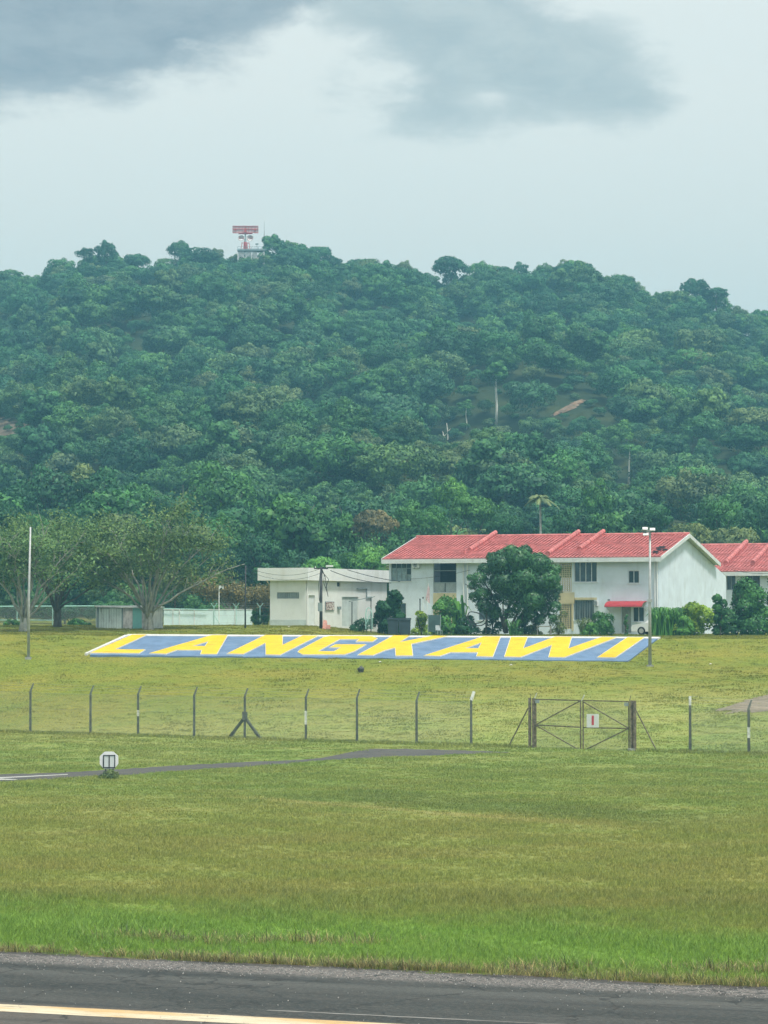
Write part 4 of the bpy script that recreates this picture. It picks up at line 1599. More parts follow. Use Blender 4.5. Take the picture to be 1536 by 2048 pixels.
def solid_poly(loops, z0, z1):
    """prism over a plan polygon with holes; loops = world points on the slab"""
    flat = [p for l in loops for p in l]
    tris = tessellate_polygon([[Vector((p.x, p.y, 0)) for p in l] for l in loops])
    vs = [p + Vector((0, 0, z1)) - SB for p in flat] + [p + Vector((0, 0, z0)) - SB for p in flat]
    n = len(flat)
    fs = [tuple(t) for t in tris]
    b = 0
    for l in loops:
        for i in range(len(l)):
            j = (i + 1) % len(l)
            fs.append((b + i, b + j, n + b + j, n + b + i))
        b += len(l)
    return MB().add(vs, fs)


for outer, holes in LETTERS:
    lo_ = [sign_pt(*p) for p in outer]
    ho = [[sign_pt(*p) for p in h] for h in holes]
    big_ = [offset_poly(lo_, 0.022)] + [offset_poly(h, -0.022) for h in ho]
    small = [offset_poly(lo_, -0.012)] + [offset_poly(h, 0.012) for h in ho]
    lt = solid_poly(big_, 0.0, 0.115).build('letter', M['letter_white'], sign)
    solid_poly(small, 0.07, 0.122).build('letter_face', M['yellow'], lt)


# ------------------------------------------------------------------ houses
class Frame:
    """local axes of a building: x along the front, y away from the camera, z up from the base"""

    def __init__(self, name, px, Y, zb, ang, label, cat):
        p = at(px, 1200, Y)
        self.o = tag(empty(name, (p.x, Y, zb), -ang), label, cat)
        self.p = np.array((p.x, Y))
        self.zb = zb
        self.u = np.array((math.cos(ang), -math.sin(ang)))
        self.v = np.array((math.sin(ang), math.cos(ang)))

    def front(self, px, py, v=0.0):
        d = ray(px, py)
        n = self.v
        s = (float(self.p @ n) + v) / float(d[:2] @ n)
        w = d[:2] * s
        return float((w - self.p) @ self.u), CAM_H + d[2] * s - self.zb

    def side(self, px, py, u=0.0):
        d = ray(px, py)
        n = self.u
        s = (float(self.p @ n) + u) / float(d[:2] @ n)
        w = d[:2] * s
        return float((w - self.p) @ self.v), CAM_H + d[2] * s - self.zb

    def rect(self, x0, x1, y0, y1, v=0.0):
        a = self.front(x0, y1, v)
        b = self.front(x1, y0, v)
        return a[0], b[0], a[1], b[1]

    def srect(self, x0, x1, y0, y1, u=0.0):
        a = self.side(x0, y1, u)
        b = self.side(x1, y0, u)
        a2 = self.side(x0, y0, u)
        return a[0], b[0], a[1], a2[1]


def holed_wall(mb, u0, u1, z0, z1, holes, v0, v1, side=False):
    """wall slab in the u-z plane between depths v0, v1 with rectangular openings"""
    us = sorted(set([u0, u1] + [h[0] for h in holes] + [h[1] for h in holes]))
    zs = sorted(set([z0, z1] + [h[2] for h in holes] + [h[3] for h in holes]))
    us = [u for u in us if u0 <= u <= u1]
    zs = [z for z in zs if z0 <= z <= z1]

    def solid(i, j):
        if not (0 <= i < len(us) - 1 and 0 <= j < len(zs) - 1):
            return False
        cu, cz = (us[i] + us[i + 1]) / 2, (zs[j] + zs[j + 1]) / 2
        return not any(h[0] < cu < h[1] and h[2] < cz < h[3] for h in holes)

    def P(u, v, z):
        return (v, u, z) if side else (u, v, z)
    for i in range(len(us) - 1):
        for j in range(len(zs) - 1):
            if not solid(i, j):
                continue
            a, b, c, d = us[i], us[i + 1], zs[j], zs[j + 1]
            mb.add([P(a, v0, c), P(b, v0, c), P(b, v0, d), P(a, v0, d)], [(0, 1, 2, 3)])
            mb.add([P(a, v1, c), P(b, v1, c), P(b, v1, d), P(a, v1, d)], [(3, 2, 1, 0)])
            for (ii, jj, q) in ((i - 1, j, [(a, c), (a, d)]), (i + 1, j, [(b, c), (b, d)]), (i, j - 1, [(a, c), (b, c)]), (i, j + 1, [(a, d), (b, d)])):
                if not solid(ii, jj):
                    (ua, za), (ub, zb_) = q
                    mb.add([P(ua, v0, za), P(ub, v0, zb_), P(ub, v1, zb_), P(ua, v1, za)], [(0, 1, 2, 3)])


def window(parent, r, cols, rows=1, glass='dark_glass', frame='frame', v=0.10, fw=0.055, name='window', pale=(), sill=True, grille=False):
    u0, u1, z0, z1 = r
    mb = MB()
    e = 0.004
    mb.box(u0 + e, u0 + fw, v - .04, v + .04, z0 + e, z1 - e)
    mb.box(u1 - fw, u1 - e, v - .04, v + .04, z0 + e, z1 - e)
    mb.box(u0 + fw, u1 - fw, v - .038, v + .038, z0 + e, z0 + fw)
    mb.box(u0 + fw, u1 - fw, v - .038, v + .038, z1 - fw, z1 - e)
    for i in range(1, cols):
        c = lerp(u0, u1, i / cols)
        mb.box(c - fw * .45, c + fw * .45, v - .036, v + .036, z0 + fw, z1 - fw)
    for j in range(1, rows):
        c = lerp(z0, z1, j / rows)
        mb.box(u0 + fw, u1 - fw, v - .034, v + .034, c - fw * .4, c + fw * .4)
    if grille:
        for i in range(1, cols * 3):
            c = lerp(u0, u1, i / (cols * 3))
            mb.box(c - .01, c + .01, v - .075, v - .055, z0 + fw, z1 - fw)
    w = mb.build(name, M[frame], parent)
    for i in range(cols):
        for j in range(rows):
            g = 'pale_glass' if (i, j) in pale else glass
            a, b = lerp(u0, u1, i / cols), lerp(u0, u1, (i + 1) / cols)
            c, d = lerp(z0, z1, j / rows), lerp(z0, z1, (j + 1) / rows)
            MB().box(a + .02, b - .02, v + .006, v + .018, c + .02, d - .02).build('pane', M[g], w)
    if sill:
        MB().box(u0 - .06, u1 + .06, -.05, -.002, z0 - .07, z0 - .004).build('sill', M['fascia'], w)
    return w


def tiled_slope(u0, u1, ve, ze, vr, zr, m, name, parent, course=0.34, pitch=0.30):
    """roof slope of overlapping courses of rolled tiles, eave (ve, ze) to ridge (vr, zr)"""
    L = math.hypot(vr - ve, zr - ze)
    dv, dz_ = (vr - ve) / L, (zr - ze) / L
    nv, nz = -dz_, dv
    if nz < 0:
        nv, nz = -nv, -nz
    n = int((u1 - u0) / (pitch / 3))
    us = [lerp(u0, u1, i / n) for i in range(n + 1)]
    prof = [0.0, 0.035, 0.035]
    rows = int(math.ceil(L / course))
    vs, fs = [], []
    for r in range(rows):
        for s, lift in ((r * course, 0.055), (min(L, (r + 1) * course + 0.02), 0.0)):
            jig = random.uniform(-.006, .006)
            for i, u in enumerate(us):
                h = lift + prof[i % 3] + jig
                vs.append((u, ve + dv * s + nv * h, ze + dz_ * s + nz * h))
    w = n + 1
    for k in range(rows * 2 - 1):
        for i in range(n):
            fs.append((k * w + i, k * w + i + 1, (k + 1) * w + i + 1, (k + 1) * w + i))
    # lip of the lowest course
    b = len(vs)
    for i, u in enumerate(us):
        vs.append((u, ve - nv * 0.03, ze - nz * 0.03))
    for i in range(n):
        fs.append((b + i, b + i + 1, i + 1, i))
    me = bpy.data.meshes.new(name)
    me.from_pydata(vs, [], fs)
    me.materials.append(m)
    return link(name, me, parent)


ANG = math.radians(24)


def ridge_cap(parent, p0, p1, r, name, n=None, lift=0.0):
    """row of half-round cap tiles"""
    p0, p1 = Vector(p0), Vector(p1)
    L = (p1 - p0).length
    n = n or max(2, int(L / 0.42))
    mb = MB()
    for i in range(n):
        a, b = p0.lerp(p1, i / n), p0.lerp(p1, (i + 1.06) / n)
        mb.tube([a, b], [r * 1.08, r * 0.96], 8)
    return mb.build(name, M['roof'], parent)


H = Frame('terrace_house', 1317, 222, 5.2, ANG, 'long white two storey terrace house with red tiled roof behind the garden', 'house')
uL = H.front(778, 1180)[0]
DEP = H.side(1452, 1140)[0]
VR = 6.15
zR = H.front(1300, 1069.5, VR)[1]
VE = -0.55
zE = H.front(1250, 1114.5, VE)[1]
tan_r = (zR - zE) / (VR - VE)
ROOF_UL, ROOF_UR = H.front(764, 1118, VE)[0], 0.38
VB = VR + (VR - VE) * 1.14
zB = zR - (VB - VR) * tan_r
wall_top = zE + (0 - VE) * tan_r - 0.26
holes = {
    'w1': H.rect(782, 822.5, 1123.5, 1162.5), 'bal': H.rect(866.6, 912.7, 1123.5, 1185), 'w3': H.rect(1148, 1194, 1123.5, 1164.6),
    'w4': H.rect(1256, 1278.4, 1140.6, 1166.7), 'w5': H.rect(1147.5, 1188, 1200, 1241), 'door': H.rect(1243, 1262, 1213, 1262),
    'w6': H.rect(1265.4, 1288.3, 1213.5, 1244), 'w7': H.rect(957, 998, 1208, 1240), 'vu': H.rect(1119, 1143.5, 1126, 1184), 'vl': H.rect(1119, 1143.5, 1208, 1258),
    'w8': H.rect(1030, 1075, 1126, 1165), 'w9': H.rect(785, 812, 1206, 1240)}
for k_ in ('w1', 'bal', 'w3', 'w8', 'vu'):
    h = holes[k_]
    holes[k_] = (h[0], h[1], h[2], min(h[3], wall_top - 0.06))
h = holes['door']
holes['door'] = (h[0], h[1], 0.35, h[3])
mb = MB()
holed_wall(mb, uL, 0.0, -0.4, wall_top, list(holes.values()), 0.0, 0.2)


def gable(mb, u0, u1):
    def top(v):
        return (zE + (v - VE) * tan_r if v < VR else zR - (v - VR) * tan_r) - 0.24
    poly = [(0.2, -0.4), (DEP, -0.4), (DEP, top(DEP)), (VR, top(VR)), (0.2, top(0.2))]
    n = len(poly)
    mb.add([(u0, v, z) for v, z in poly] + [(u1, v, z) for v, z in poly],
           [tuple(range(n)), tuple(range(2 * n - 1, n - 1, -1))] + [(i, (i + 1) % n, n + (i + 1) % n, n + i) for i in range(n)])


gable(mb, -0.2, 0.0)
gable(mb, uL, uL + 0.2)
mb.box(uL + 0.2, -0.2, DEP - 0.2, DEP, -0.4, zR - (DEP - VR) * tan_r - 0.3)
mb.build('wall', M['wall'], H.o)
# storey floor inside, party walls: close the dark interior
MB().box(uL + .25, -.25, .5, DEP - .3, 2.75, 2.95).build('floor_slab', M['grey_panel'], H.o)
roof = tiled_slope(ROOF_UL, ROOF_UR, VE, zE, VR, zR, M['roof'], 'roof', H.o)
mb = MB()
for (va, za, vb, zb_) in ((VE, zE - .02, VR, zR - .02), (VR, zR - .02, VB, zB - .02)):
    mb.add([(ROOF_UL, va, za), (ROOF_UR, va, za), (ROOF_UR, vb, zb_), (ROOF_UL, vb, zb_),
            (ROOF_UL, va, za - .12), (ROOF_UR, va, za - .12), (ROOF_UR, vb, zb_ - .12), (ROOF_UL, vb, zb_ - .12)],
           [(0, 1, 2, 3), (7, 6, 5, 4), (0, 4, 5, 1), (1, 5, 6, 2), (2, 6, 7, 3), (3, 7, 4, 0)])
mb.build('roof_deck', M['fascia'], H.o)
tiled_slope(ROOF_UL, ROOF_UR, VB, zB, VR, zR, M['roof'], 'rear_roof', H.o, 0.6, 0.6)
ridge_cap(roof, (ROOF_UL, VR, zR + .03), (ROOF_UR, VR, zR + .03), 0.13, 'ridge_cap')
MB().box(ROOF_UL - .03, ROOF_UR + .03, VE - .03, VE + .0, zE - .34, zE - .03).build('fascia_board', M['fascia'], H.o)
mb = MB()
for uu in (ROOF_UR + .002, ROOF_UL - .062):
    for (va, za, vb, zb_) in ((VE - .03, zE, VR, zR), (VR, zR, VB, zB)):
        mb.add([(uu, va, za + .05), (uu, vb, zb_ + .05), (uu, vb, zb_ - .24), (uu, va, za - .24), (uu + .06, va, za + .05), (uu + .06, vb, zb_ + .05), (uu + .06, vb, zb_ - .24), (uu + .06, va, za - .24)],
               [(0, 1, 2, 3), (7, 6, 5, 4), (0, 4, 5, 1), (1, 5, 6, 2), (2, 6, 7, 3), (3, 7, 4, 0)])
mb.build('barge_board', M['fascia'], H.o)
# tile-capped party walls rising out of the roof
for (pxr, s0) in ((990, 0.22), (1156, 0.02), (1206, 0.22)):
    uc = H.front(pxr, 1066, VR)[0]
    v0_ = lerp(VE, VR, s0)
    z0_ = zE + (v0_ - VE) * tan_r
    mb = MB()
    a, b, zt = v0_, VR + 0.35, 0.30
    mb.add([(uc - .13, a, z0_ - .05), (uc + .13, a, z0_ - .05), (uc + .13, VR, zR - .05), (uc - .13, VR, zR - .05),
            (uc - .13, a, z0_ + zt), (uc + .13, a, z0_ + zt), (uc + .13, VR, zR + zt), (uc - .13, VR, zR + zt)],
           [(3, 2, 1, 0), (4, 5, 6, 7), (0, 1, 5, 4), (1, 2, 6, 5), (2, 3, 7, 6), (3, 0, 4, 7)])
    pw = mb.build('party_wall', M['roof'], H.o)
    ridge_cap(pw, (uc, a, z0_ + zt), (uc, VR + .1, zR + zt + .02), 0.18, 'cap_tile')
for px, py in ((924, 1108), (929.5, 1106)):
    u_, z_ = H.front(px, py, 0.6)
    zb_ = zE + (0.6 - VE) * tan_r
    MB().tube([(u_, 0.6, zb_ - .1), (u_, 0.6, zb_ + 0.32)], 0.09, 8).build('vent_pipe', M['roof'], H.o)
# broken tiles near the right verge
mb = MB()
for i in range(7):
    v_ = random.uniform(0.2, 2.2)
    u_ = ROOF_UR - random.uniform(0.15, 1.0) - (0.6 if i > 4 else 0)
    z_ = zE + (v_ - VE) * tan_r + .10
    mb.box(u_ - .16, u_ + .16, v_ - .16, v_ + .16, z_ - .02, z_ + random.uniform(.03, .12))
mb.build('loose_tile', M['pole_wood'], roof)

window(H.o, holes['w1'], 4, 3, pale=((0, 0), (0, 1), (1, 0), (1, 1), (2, 0), (2, 1), (3, 0)), frame='frame')
window(H.o, holes['w3'], 4, 1, frame='frame_white')
window(H.o, holes['w4'], 2, 1, frame='frame_white')
window(H.o, holes['w5'], 4, 1, frame='frame', grille=True)
window(H.o, holes['w6'], 2, 1, frame='frame_white')
window(H.o, holes['w7'], 3, 1)
window(H.o, holes['w8'], 4, 1)
window(H.o, holes['w9'], 2, 1)
b = holes['bal']
bal = MB()
zp = lerp(b[2], b[3], 0.30)
zc = lerp(b[2], b[3], 0.70)
bal.box(b[0] + .004, b[1] - .004, .04, .10, zp, zp + .08)
bal.box(b[0] + .004, b[1] - .004, .05, .09, zc, zc + .05)
bal.box(b[0] + .004, b[0] + .05, .05, .09, zp + .08, b[3] - .01)
bal.box(b[1] - .05, b[1] - .004, .05, .09, zp + .08, b[3] - .01)
bal = bal.build('balcony', M['frame'], H.o)
for q0, q1 in ((0, .49), (.51, 1)):
    MB().box(lerp(b[0], b[1], q0) + .02, lerp(b[0], b[1], q1) - .02, .05, .09, b[2] + .03, zp - .004).build('balcony_panel', M['grey_panel'], bal)
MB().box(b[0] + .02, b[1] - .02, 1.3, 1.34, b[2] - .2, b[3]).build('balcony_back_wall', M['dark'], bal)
r_ = H.rect(866.6, 912.7, 1185.8, 1262)
MB().box(r_[0], r_[1], -.03, -.004, 0, r_[3]).build('beige_panel', M['beige'], H.o)
r_ = H.rect(1116, 1149, 1184.5, 1207.5)
MB().box(r_[0], r_[1], -.05, -.004, r_[2], r_[3]).build('beige_panel', M['beige'], H.o)
r_ = H.rect(1143.7, 1147.2, 1208, 1262)
MB().box(r_[0], r_[1], -.05, -.004, r_[2], r_[3] - .01).build('beige_pilaster', M['beige'], H.o)
r_ = H.rect(1149.6, 1194, 1195, 1199.6)
MB().box(r_[0], r_[1], -.06, -.004, r_[2], r_[3]).build('lintel', M['beige'], H.o)
for key, nc, nr in (('vu', 5, 14), ('vl', 5, 12)):
    r_ = holes[key]
    mb = MB()
    for i in range(nc + 1):
        c = lerp(r_[0] + .03, r_[1] - .03, i / nc)
        mb.box(c - .03, c + .03, .01, .13, r_[2] + .004, r_[3] - .004)
    for j in range(nr + 1):
        c = lerp(r_[2] + .035, r_[3] - .035, j / nr)
        mb.box(r_[0] + .005, r_[1] - .005, .022, .12, c - .028, c + .028)
    mb.build('vent_blocks', M['beige'], H.o)
r_ = holes['door']
MB().box(r_[0] + .01, r_[1] - .01, .08, .12, r_[2] + .01, r_[3] - .01).build('door', M['grey_panel'], H.o)
for px in (927.8, 936, 1310.5, 1216.5 + 98.5):
    u_, zt_ = H.front(px, 1123)
    MB().tube([(u_, -.09, 0.0), (u_, -.09, wall_top - .1)], .055, 8).build('drain_pipe', M['white_metal'], H.o)
# awning: curved red sheet over the door
r_ = H.rect(1219, 1294, 1201.5, 1213)
mb = MB()
n = 6
vs, fs = [], []
for i in range(n + 1):
    t = i / n
    vv = -.01 - 1.15 * math.sin(t * math.pi / 2)
    zz_ = r_[3] - (r_[3] - r_[2]) * (1 - math.cos(t * math.pi / 2)) - .02
    vs += [(r_[0], vv, zz_), (r_[1], vv, zz_)]
for i in range(n):
    fs.append((2 * i, 2 * i + 1, 2 * i + 3, 2 * i + 2))
aw = mb.add(vs, fs).build('awning', M['awning'], H.o)
aw.modifiers.new('thick', 'SOLIDIFY').thickness = 0.04
mb = MB()
for u_ in (r_[0] + .03, (r_[0] + r_[1]) / 2, r_[1] - .03):
    mb.bar((u_, -.02, r_[2] - .03), (u_, -1.14, r_[2] - .05), .035)
    mb.bar((u_, -.02, r_[2] - .35), (u_, -.8, r_[2] - .06), .03)
mb.build('awning_bracket', M['frame'], aw)
u_, zt_ = H.front(1217.5, 1201, -0.3)
MB().tube([(u_, -.3, 0), (u_, -.3, zt_)], .05, 8).build('standpipe', M['white_metal'], H.o)
MB().box(u_ - .07, u_ + .07, -.37, -.23, zt_, zt_ + .08).build('pipe_cap', M['black'], H.o)


def aircon(fr, px0, px1, py0, py1, label):
    r = fr.rect(px0, px1, py0, py1, -.35)
    o = tag(empty('air_conditioner', fr.o.matrix_basis @ Vector((r[0], -.35, r[2])), -ANG), label, 'air conditioner')
    w, hgt = r[1] - r[0], r[3] - r[2]
    MB().box(0, w, 0, .32, 0, hgt).build('case', M['white_metal'], o)
    mb = MB()
    c, R_ = (w * .45, hgt * .5), hgt * .40
    for q in (1.0, .72, .44):
        ring = [(c[0] + R_ * q * math.cos(a), -.02, c[1] + R_ * q * math.sin(a)) for a in np.linspace(0, 6.2832, 17)]
        mb.tube(ring, .012, 4)
    for a in np.linspace(0, 3.1416, 5)[:-1]:
        mb.bar((c[0] - R_ * math.cos(a), -.02, c[1] - R_ * math.sin(a)), (c[0] + R_ * math.cos(a), -.02, c[1] + R_ * math.sin(a)), .014)
    mb.build('fan_grille', M['frame'], o)
    mb = MB()
    for x_ in (.1, w - .1):
        mb.bar((x_, 0.02, -.03), (x_, .34, -.03), .04)
    mb.build('bracket', M['frame'], o)


bpy.context.view_layer.update()
aircon(H, 824, 838, 1124.5, 1135.5, 'white air conditioner unit under the eave beside the left upper window')
aircon(H, 1188.5, 1194, 1200.5, 1212, 'small grey wall unit at the corner of the lower grilled window')

# the house behind, to the right
H2 = Frame('terrace_house', 1422, 258, 5.2, ANG, 'second white house with red tiled roof, mostly hidden behind the gable and shrubs', 'house')
v_r = 0.0
zr2 = H2.front(1440, 1091, 0.0)[1]
ve2 = -7.2
ze2 = H2.front(1480, 1143, ve2)[1]
u0_, u1_ = -9.0, 14.0
t2 = (zr2 - ze2) / (0 - ve2)
roof2 = tiled_slope(u0_, u1_, ve2, ze2, 0.0, zr2, M['roof'], 'roof', H2.o)
tiled_slope(u0_, u1_, 7.0, zr2 - 7 * t2, 0.0, zr2, M['roof'], 'rear_roof', H2.o, 0.6, 0.6)
ridge_cap(roof2, (u0_, 0, zr2 + .03), (u1_, 0, zr2 + .03), 0.14, 'ridge_cap')
mb = MB()
wt2 = ze2 + .6 * t2 - .2
hh = [H2.rect(1453, 1471, 1148, 1180, ve2 + .6), H2.rect(1490, 1520, 1150, 1180, ve2 + .6)]
hh = [(a, b, c, min(d, wt2 - .08)) for a, b, c, d in hh]
holed_wall(mb, u0_ + .4, u1_ - .4, -.4, wt2, hh, ve2 + .6, ve2 + .8)
mb.box(u0_ + .4, u0_ + .6, ve2 + .8, 6.2, -.4, ze2 - .1)
mb.box(u1_ - .6, u1_ - .4, ve2 + .8, 6.2, -.4, ze2 - .1)
mb.box(u0_ + .4, u1_ - .4, 6.2, 6.4, -.4, ze2 - .1)
mb.build('wall', M['wall'], H2.o)
for r_ in hh:
    mb = MB()
    w_ = window(H2.o, r_, 2, 1, v=ve2 + .7, sill=False)
MB().box(u0_ - .03, u1_ + .03, ve2 - .03, ve2, ze2 - .36, ze2 - .03).build('fascia_board', M['fascia'], H2.o)
for pxr in (1492, 1545):
    uc = H2.front(pxr, 1086, 0)[0]
    a = ve2 * 0.80
    z0_ = ze2 + (a - ve2) * t2
    pw = MB()
    pw.add([(uc - .15, a, z0_ - .05), (uc + .15, a, z0_ - .05), (uc + .15, 0, zr2 - .05), (uc - .15, 0, zr2 - .05),
            (uc - .15, a, z0_ + .3), (uc + .15, a, z0_ + .3), (uc + .15, 0, zr2 + .3), (uc - .15, 0, zr2 + .3)],
           [(3, 2, 1, 0), (4, 5, 6, 7), (0, 1, 5, 4), (1, 2, 6, 5), (2, 3, 7, 6), (3, 0, 4, 7)])
    pw = pw.build('party_wall', M['roof'], H2.o)
    ridge_cap(pw, (uc, a, z0_ + .3), (uc, .1, zr2 + .32), .2, 'cap_tile')

# ------------------------------------------------------------------ flat-roofed white building
S = Frame('switch_house', 612, 226, 5.55, ANG, 'white flat roofed building with deep fascia left of the red roofed house', 'building')
su = S.front(540, 1200)[0]
SD = 15.0
z_w = S.front(600, 1160)[1]
z_t = S.front(600, 1135.5, -.4)[1]
sw = S.rect(554, 598, 1184.6, 1197.2)
sh = [S.srect(617.5, 630, 1190.5, 1249), S.srect(684, 717, 1193.6, 1253), S.srect(674, 681, 1164.5, 1173)]
sh = [(a, b, max(c, .12), d) for a, b, c, d in sh]
mb = MB()
holed_wall(mb, su, 0.0, -.5, z_w, [sw], 0.0, 0.2)
holed_wall(mb, 0.2, SD, -.5, z_w, sh, 0.0, -0.2, side=True)
mb.box(su, su + .2, .2, SD, -.5, z_w)
mb.box(su + .2, -.2, SD - .2, SD, -.5, z_w)
mb.build('wall', M['cream'], S.o)
MB().box(su - .85, .35, -.4, SD + .4, z_w - .03, z_t).build('roof_slab', M['cream'], S.o)
r_ = S.rect(540, 612, 1239.5, 1250)
MB().box(su - .02, .02, -.03, -.004, -.4, r_[3]).build('plinth', M['plinth'], S.o)
MB().box(sw[0] + .004, sw[1] - .004, .10, .14, sw[2] + .004, sw[3] - .004).build('louvre_window', M['grey_panel'], S.o)
lw = MB()
for i in range(10):
    c = lerp(sw[0], sw[1], (i + .5) / 10)
    lw.box(c - .025, c + .025, .05, .10, sw[2] + .02, sw[3] - .02)
lw.build('louvre', M['frame'], S.o)
for r_, nm, mt in ((sh[0], 'door', 'fascia'), (sh[1], 'double_door', 'plinth')):
    MB().box(-.14, -.10, r_[0] + .01, r_[1] - .01, r_[2] + .01, r_[3] - .01).build(nm, M[mt], S.o)
r_ = sh[2]
MB().box(-.14, -.10, r_[0] + .01, r_[1] - .01, r_[2] + .01, r_[3] - .01).build('air_vent', M['dark'], S.o)
v_, z_ = S.side(613.5, 1165, .05)
MB().tube([(.06, .12, 0), (.06, .12, z_w - .05)], .05, 8).build('drain_pipe', M['cream'], S.o)
pp = [S.side(x_, y_, .06) for x_, y_ in ((714, 1177.5), (733, 1177.5), (733, 1194.5), (744, 1194.5))]
MB().tube([(.07, a, b) for a, b in pp], .06, 6).build('conduit', M['frame'], S.o)


def make_notice_mat():
    m, nt, out = new_mat('notice_print')
    k = NT(nt)
    p = k.n('ShaderNodeNewGeometry').outputs['Position']
    a = k.noise(p, 5.0, 3, 0.6, sc=(1, 1, 1.4))
    b_ = k.noise(p, 9.0, 3, 0.6, loc=(3, 3, 3))
    c = k.mix(k.ss(a, 0.44, 0.56), (0.60, 0.55, 0.50), (0.20, 0.085, 0.075))
    c = k.mix(k.ss(b_, 0.56, 0.64), c, (0.09, 0.08, 0.08))
    bs = k.n('ShaderNodeBsdfPrincipled')
    k.setv(bs.inputs['Base Color'], c)
    bs.inputs['Roughness'].default_value = 0.6
    k.l(bs.outputs[0], out.inputs[0])
    return m


M['notice'] = make_notice_mat()
r_ = S.srect(650, 667.6, 1203, 1221, .02)
nb = tag(empty('notice_board', S.o.matrix_basis @ Vector((.02, (r_[0] + r_[1]) / 2, r_[2])), -ANG), 'red and brown printed notice board on the white building', 'notice board')
w2, hh_ = (r_[1] - r_[0]) / 2, r_[3] - r_[2]
MB().box(0, .05, -w2, w2, 0, hh_).build('board', M['frame'], nb)
MB().box(.054, .062, -w2 + .04, w2 - .04, .04, hh_ - .04).build('print', M['notice'], nb)
r_ = S.srect(674.5, 679.5, 1213, 1219, .02)
MB().box(.004, .16, r_[0], r_[1], r_[2], r_[3]).build('meter_box', M['frame'], S.o)

# ------------------------------------------------------------------ hut, panel wall, fences on the left
HT = Frame('small_hut', 242, 211, gz(at(242, 1258, 211).x, 211) - .05, math.radians(-14), 'small weathered sheet metal hut with teal door behind the big bare limbed tree', 'hut')
hz0 = HT.front(260, 1216)[1]
a_ = HT.front(326, 1240)[0]
# front: stained panel, teal door, white panels; left flank turned back
edges = [(243, 246, 'frame', 'corner_post'), (246.5, 265, 'hut_stain', 'panel'), (265.5, 283.5, 'hut_teal', 'door'), (284, 305, 'hut_stain', 'panel'), (305.5, 321, 'hut_white', 'panel'), (321.5, 326, 'hut_white', 'corner_post')]
for x0, x1, mt, nm in edges:
    u0, u1 = HT.front(x0, 1240)[0], HT.front(x1, 1240)[0]
    mb = MB()
    mb.box(u0, u1, 0, .06, -.3, hz0 - (.03 if nm == 'door' else 0))
    k_ = max(1, int((u1 - u0) / .16))
    if nm == 'panel':
        for i in range(k_):
            c = lerp(u0, u1, (i + .5) / k_)
            mb.box(c - .03, c + .03, -.025, -.001, -.3, hz0 - .01)
    mb.build(nm, M[mt], HT.o)
w_l = 3.1
ang_f = math.radians(58)
fx, fy = -math.sin(ang_f), math.cos(ang_f)
fl = MB()
pts_ = []
nseg = 9
d0 = HT.front(243, 1240)[0]
LX = HT.front(197, 1240, 1.2)[0]
for i in range(nseg):
    t0, t1 = i / nseg, (i + .86) / nseg
    xa, ya = lerp(d0, LX, t0), lerp(0.02, 1.2, t0)
    xb, yb = lerp(d0, LX, t1), lerp(0.02, 1.2, t1)
    MB().add([(xa, ya, -.3), (xb, yb, -.3), (xb, yb, hz0 - .02), (xa, ya, hz0 - .02), (xa, ya + .06, -.3), (xb, yb + .06, -.3), (xb, yb + .06, hz0 - .02), (xa, ya + .06, hz0 - .02)],
             [(0, 1, 2, 3), (7, 6, 5, 4), (0, 4, 5, 1), (1, 5, 6, 2), (2, 6, 7, 3), (3, 7, 4, 0)]).build('side_panel', M['hut_grey'], HT.o)
MB().add([(d0, .09, -.3), (LX, 1.28, -.3), (LX, 1.28, hz0 - .05), (d0, .09, hz0 - .05), (d0, .15, -.3), (LX, 1.34, -.3), (LX, 1.34, hz0 - .05), (d0, .15, hz0 - .05)],
         [(0, 1, 2, 3), (7, 6, 5, 4), (0, 4, 5, 1), (1, 5, 6, 2), (2, 6, 7, 3), (3, 7, 4, 0)]).build('side_backing', M['frame'], HT.o)
MB().bar((LX - .06, 1.22, -.3), (LX - .06, 1.22, hz0 + .02), .14).build('corner_post', M['frame'], HT.o)
MB().add([(d0 - .1, -.12, hz0 + .01), (a_ + .1, -.12, hz0 + .01), (a_ + .1, 2.6, hz0 + .12), (LX - .1, 2.6, hz0 + .12), (LX - .15, 1.12, hz0 + .06),
          (d0 - .1, -.12, hz0 + .07), (a_ + .1, -.12, hz0 + .07), (a_ + .1, 2.6, hz0 + .18), (LX - .1, 2.6, hz0 + .18), (LX - .15, 1.12, hz0 + .12)],
         [(4, 3, 2, 1, 0), (5, 6, 7, 8, 9), (0, 1, 6, 5), (1, 2, 7, 6), (2, 3, 8, 7), (3, 4, 9, 8), (4, 0, 5, 9)]).build('roof', M['hut_white'], HT.o)
mb = MB()
mb.box(LX, a_, 2.44, 2.5, -.3, hz0 + .08)
mb.box(a_ - .06, a_, .07, 2.43, -.3, hz0 - .01)
mb.box(LX, LX + .06, 1.4, 2.43, -.3, hz0 - .01)
mb.build('rear_wall', M['hut_grey'], HT.o)

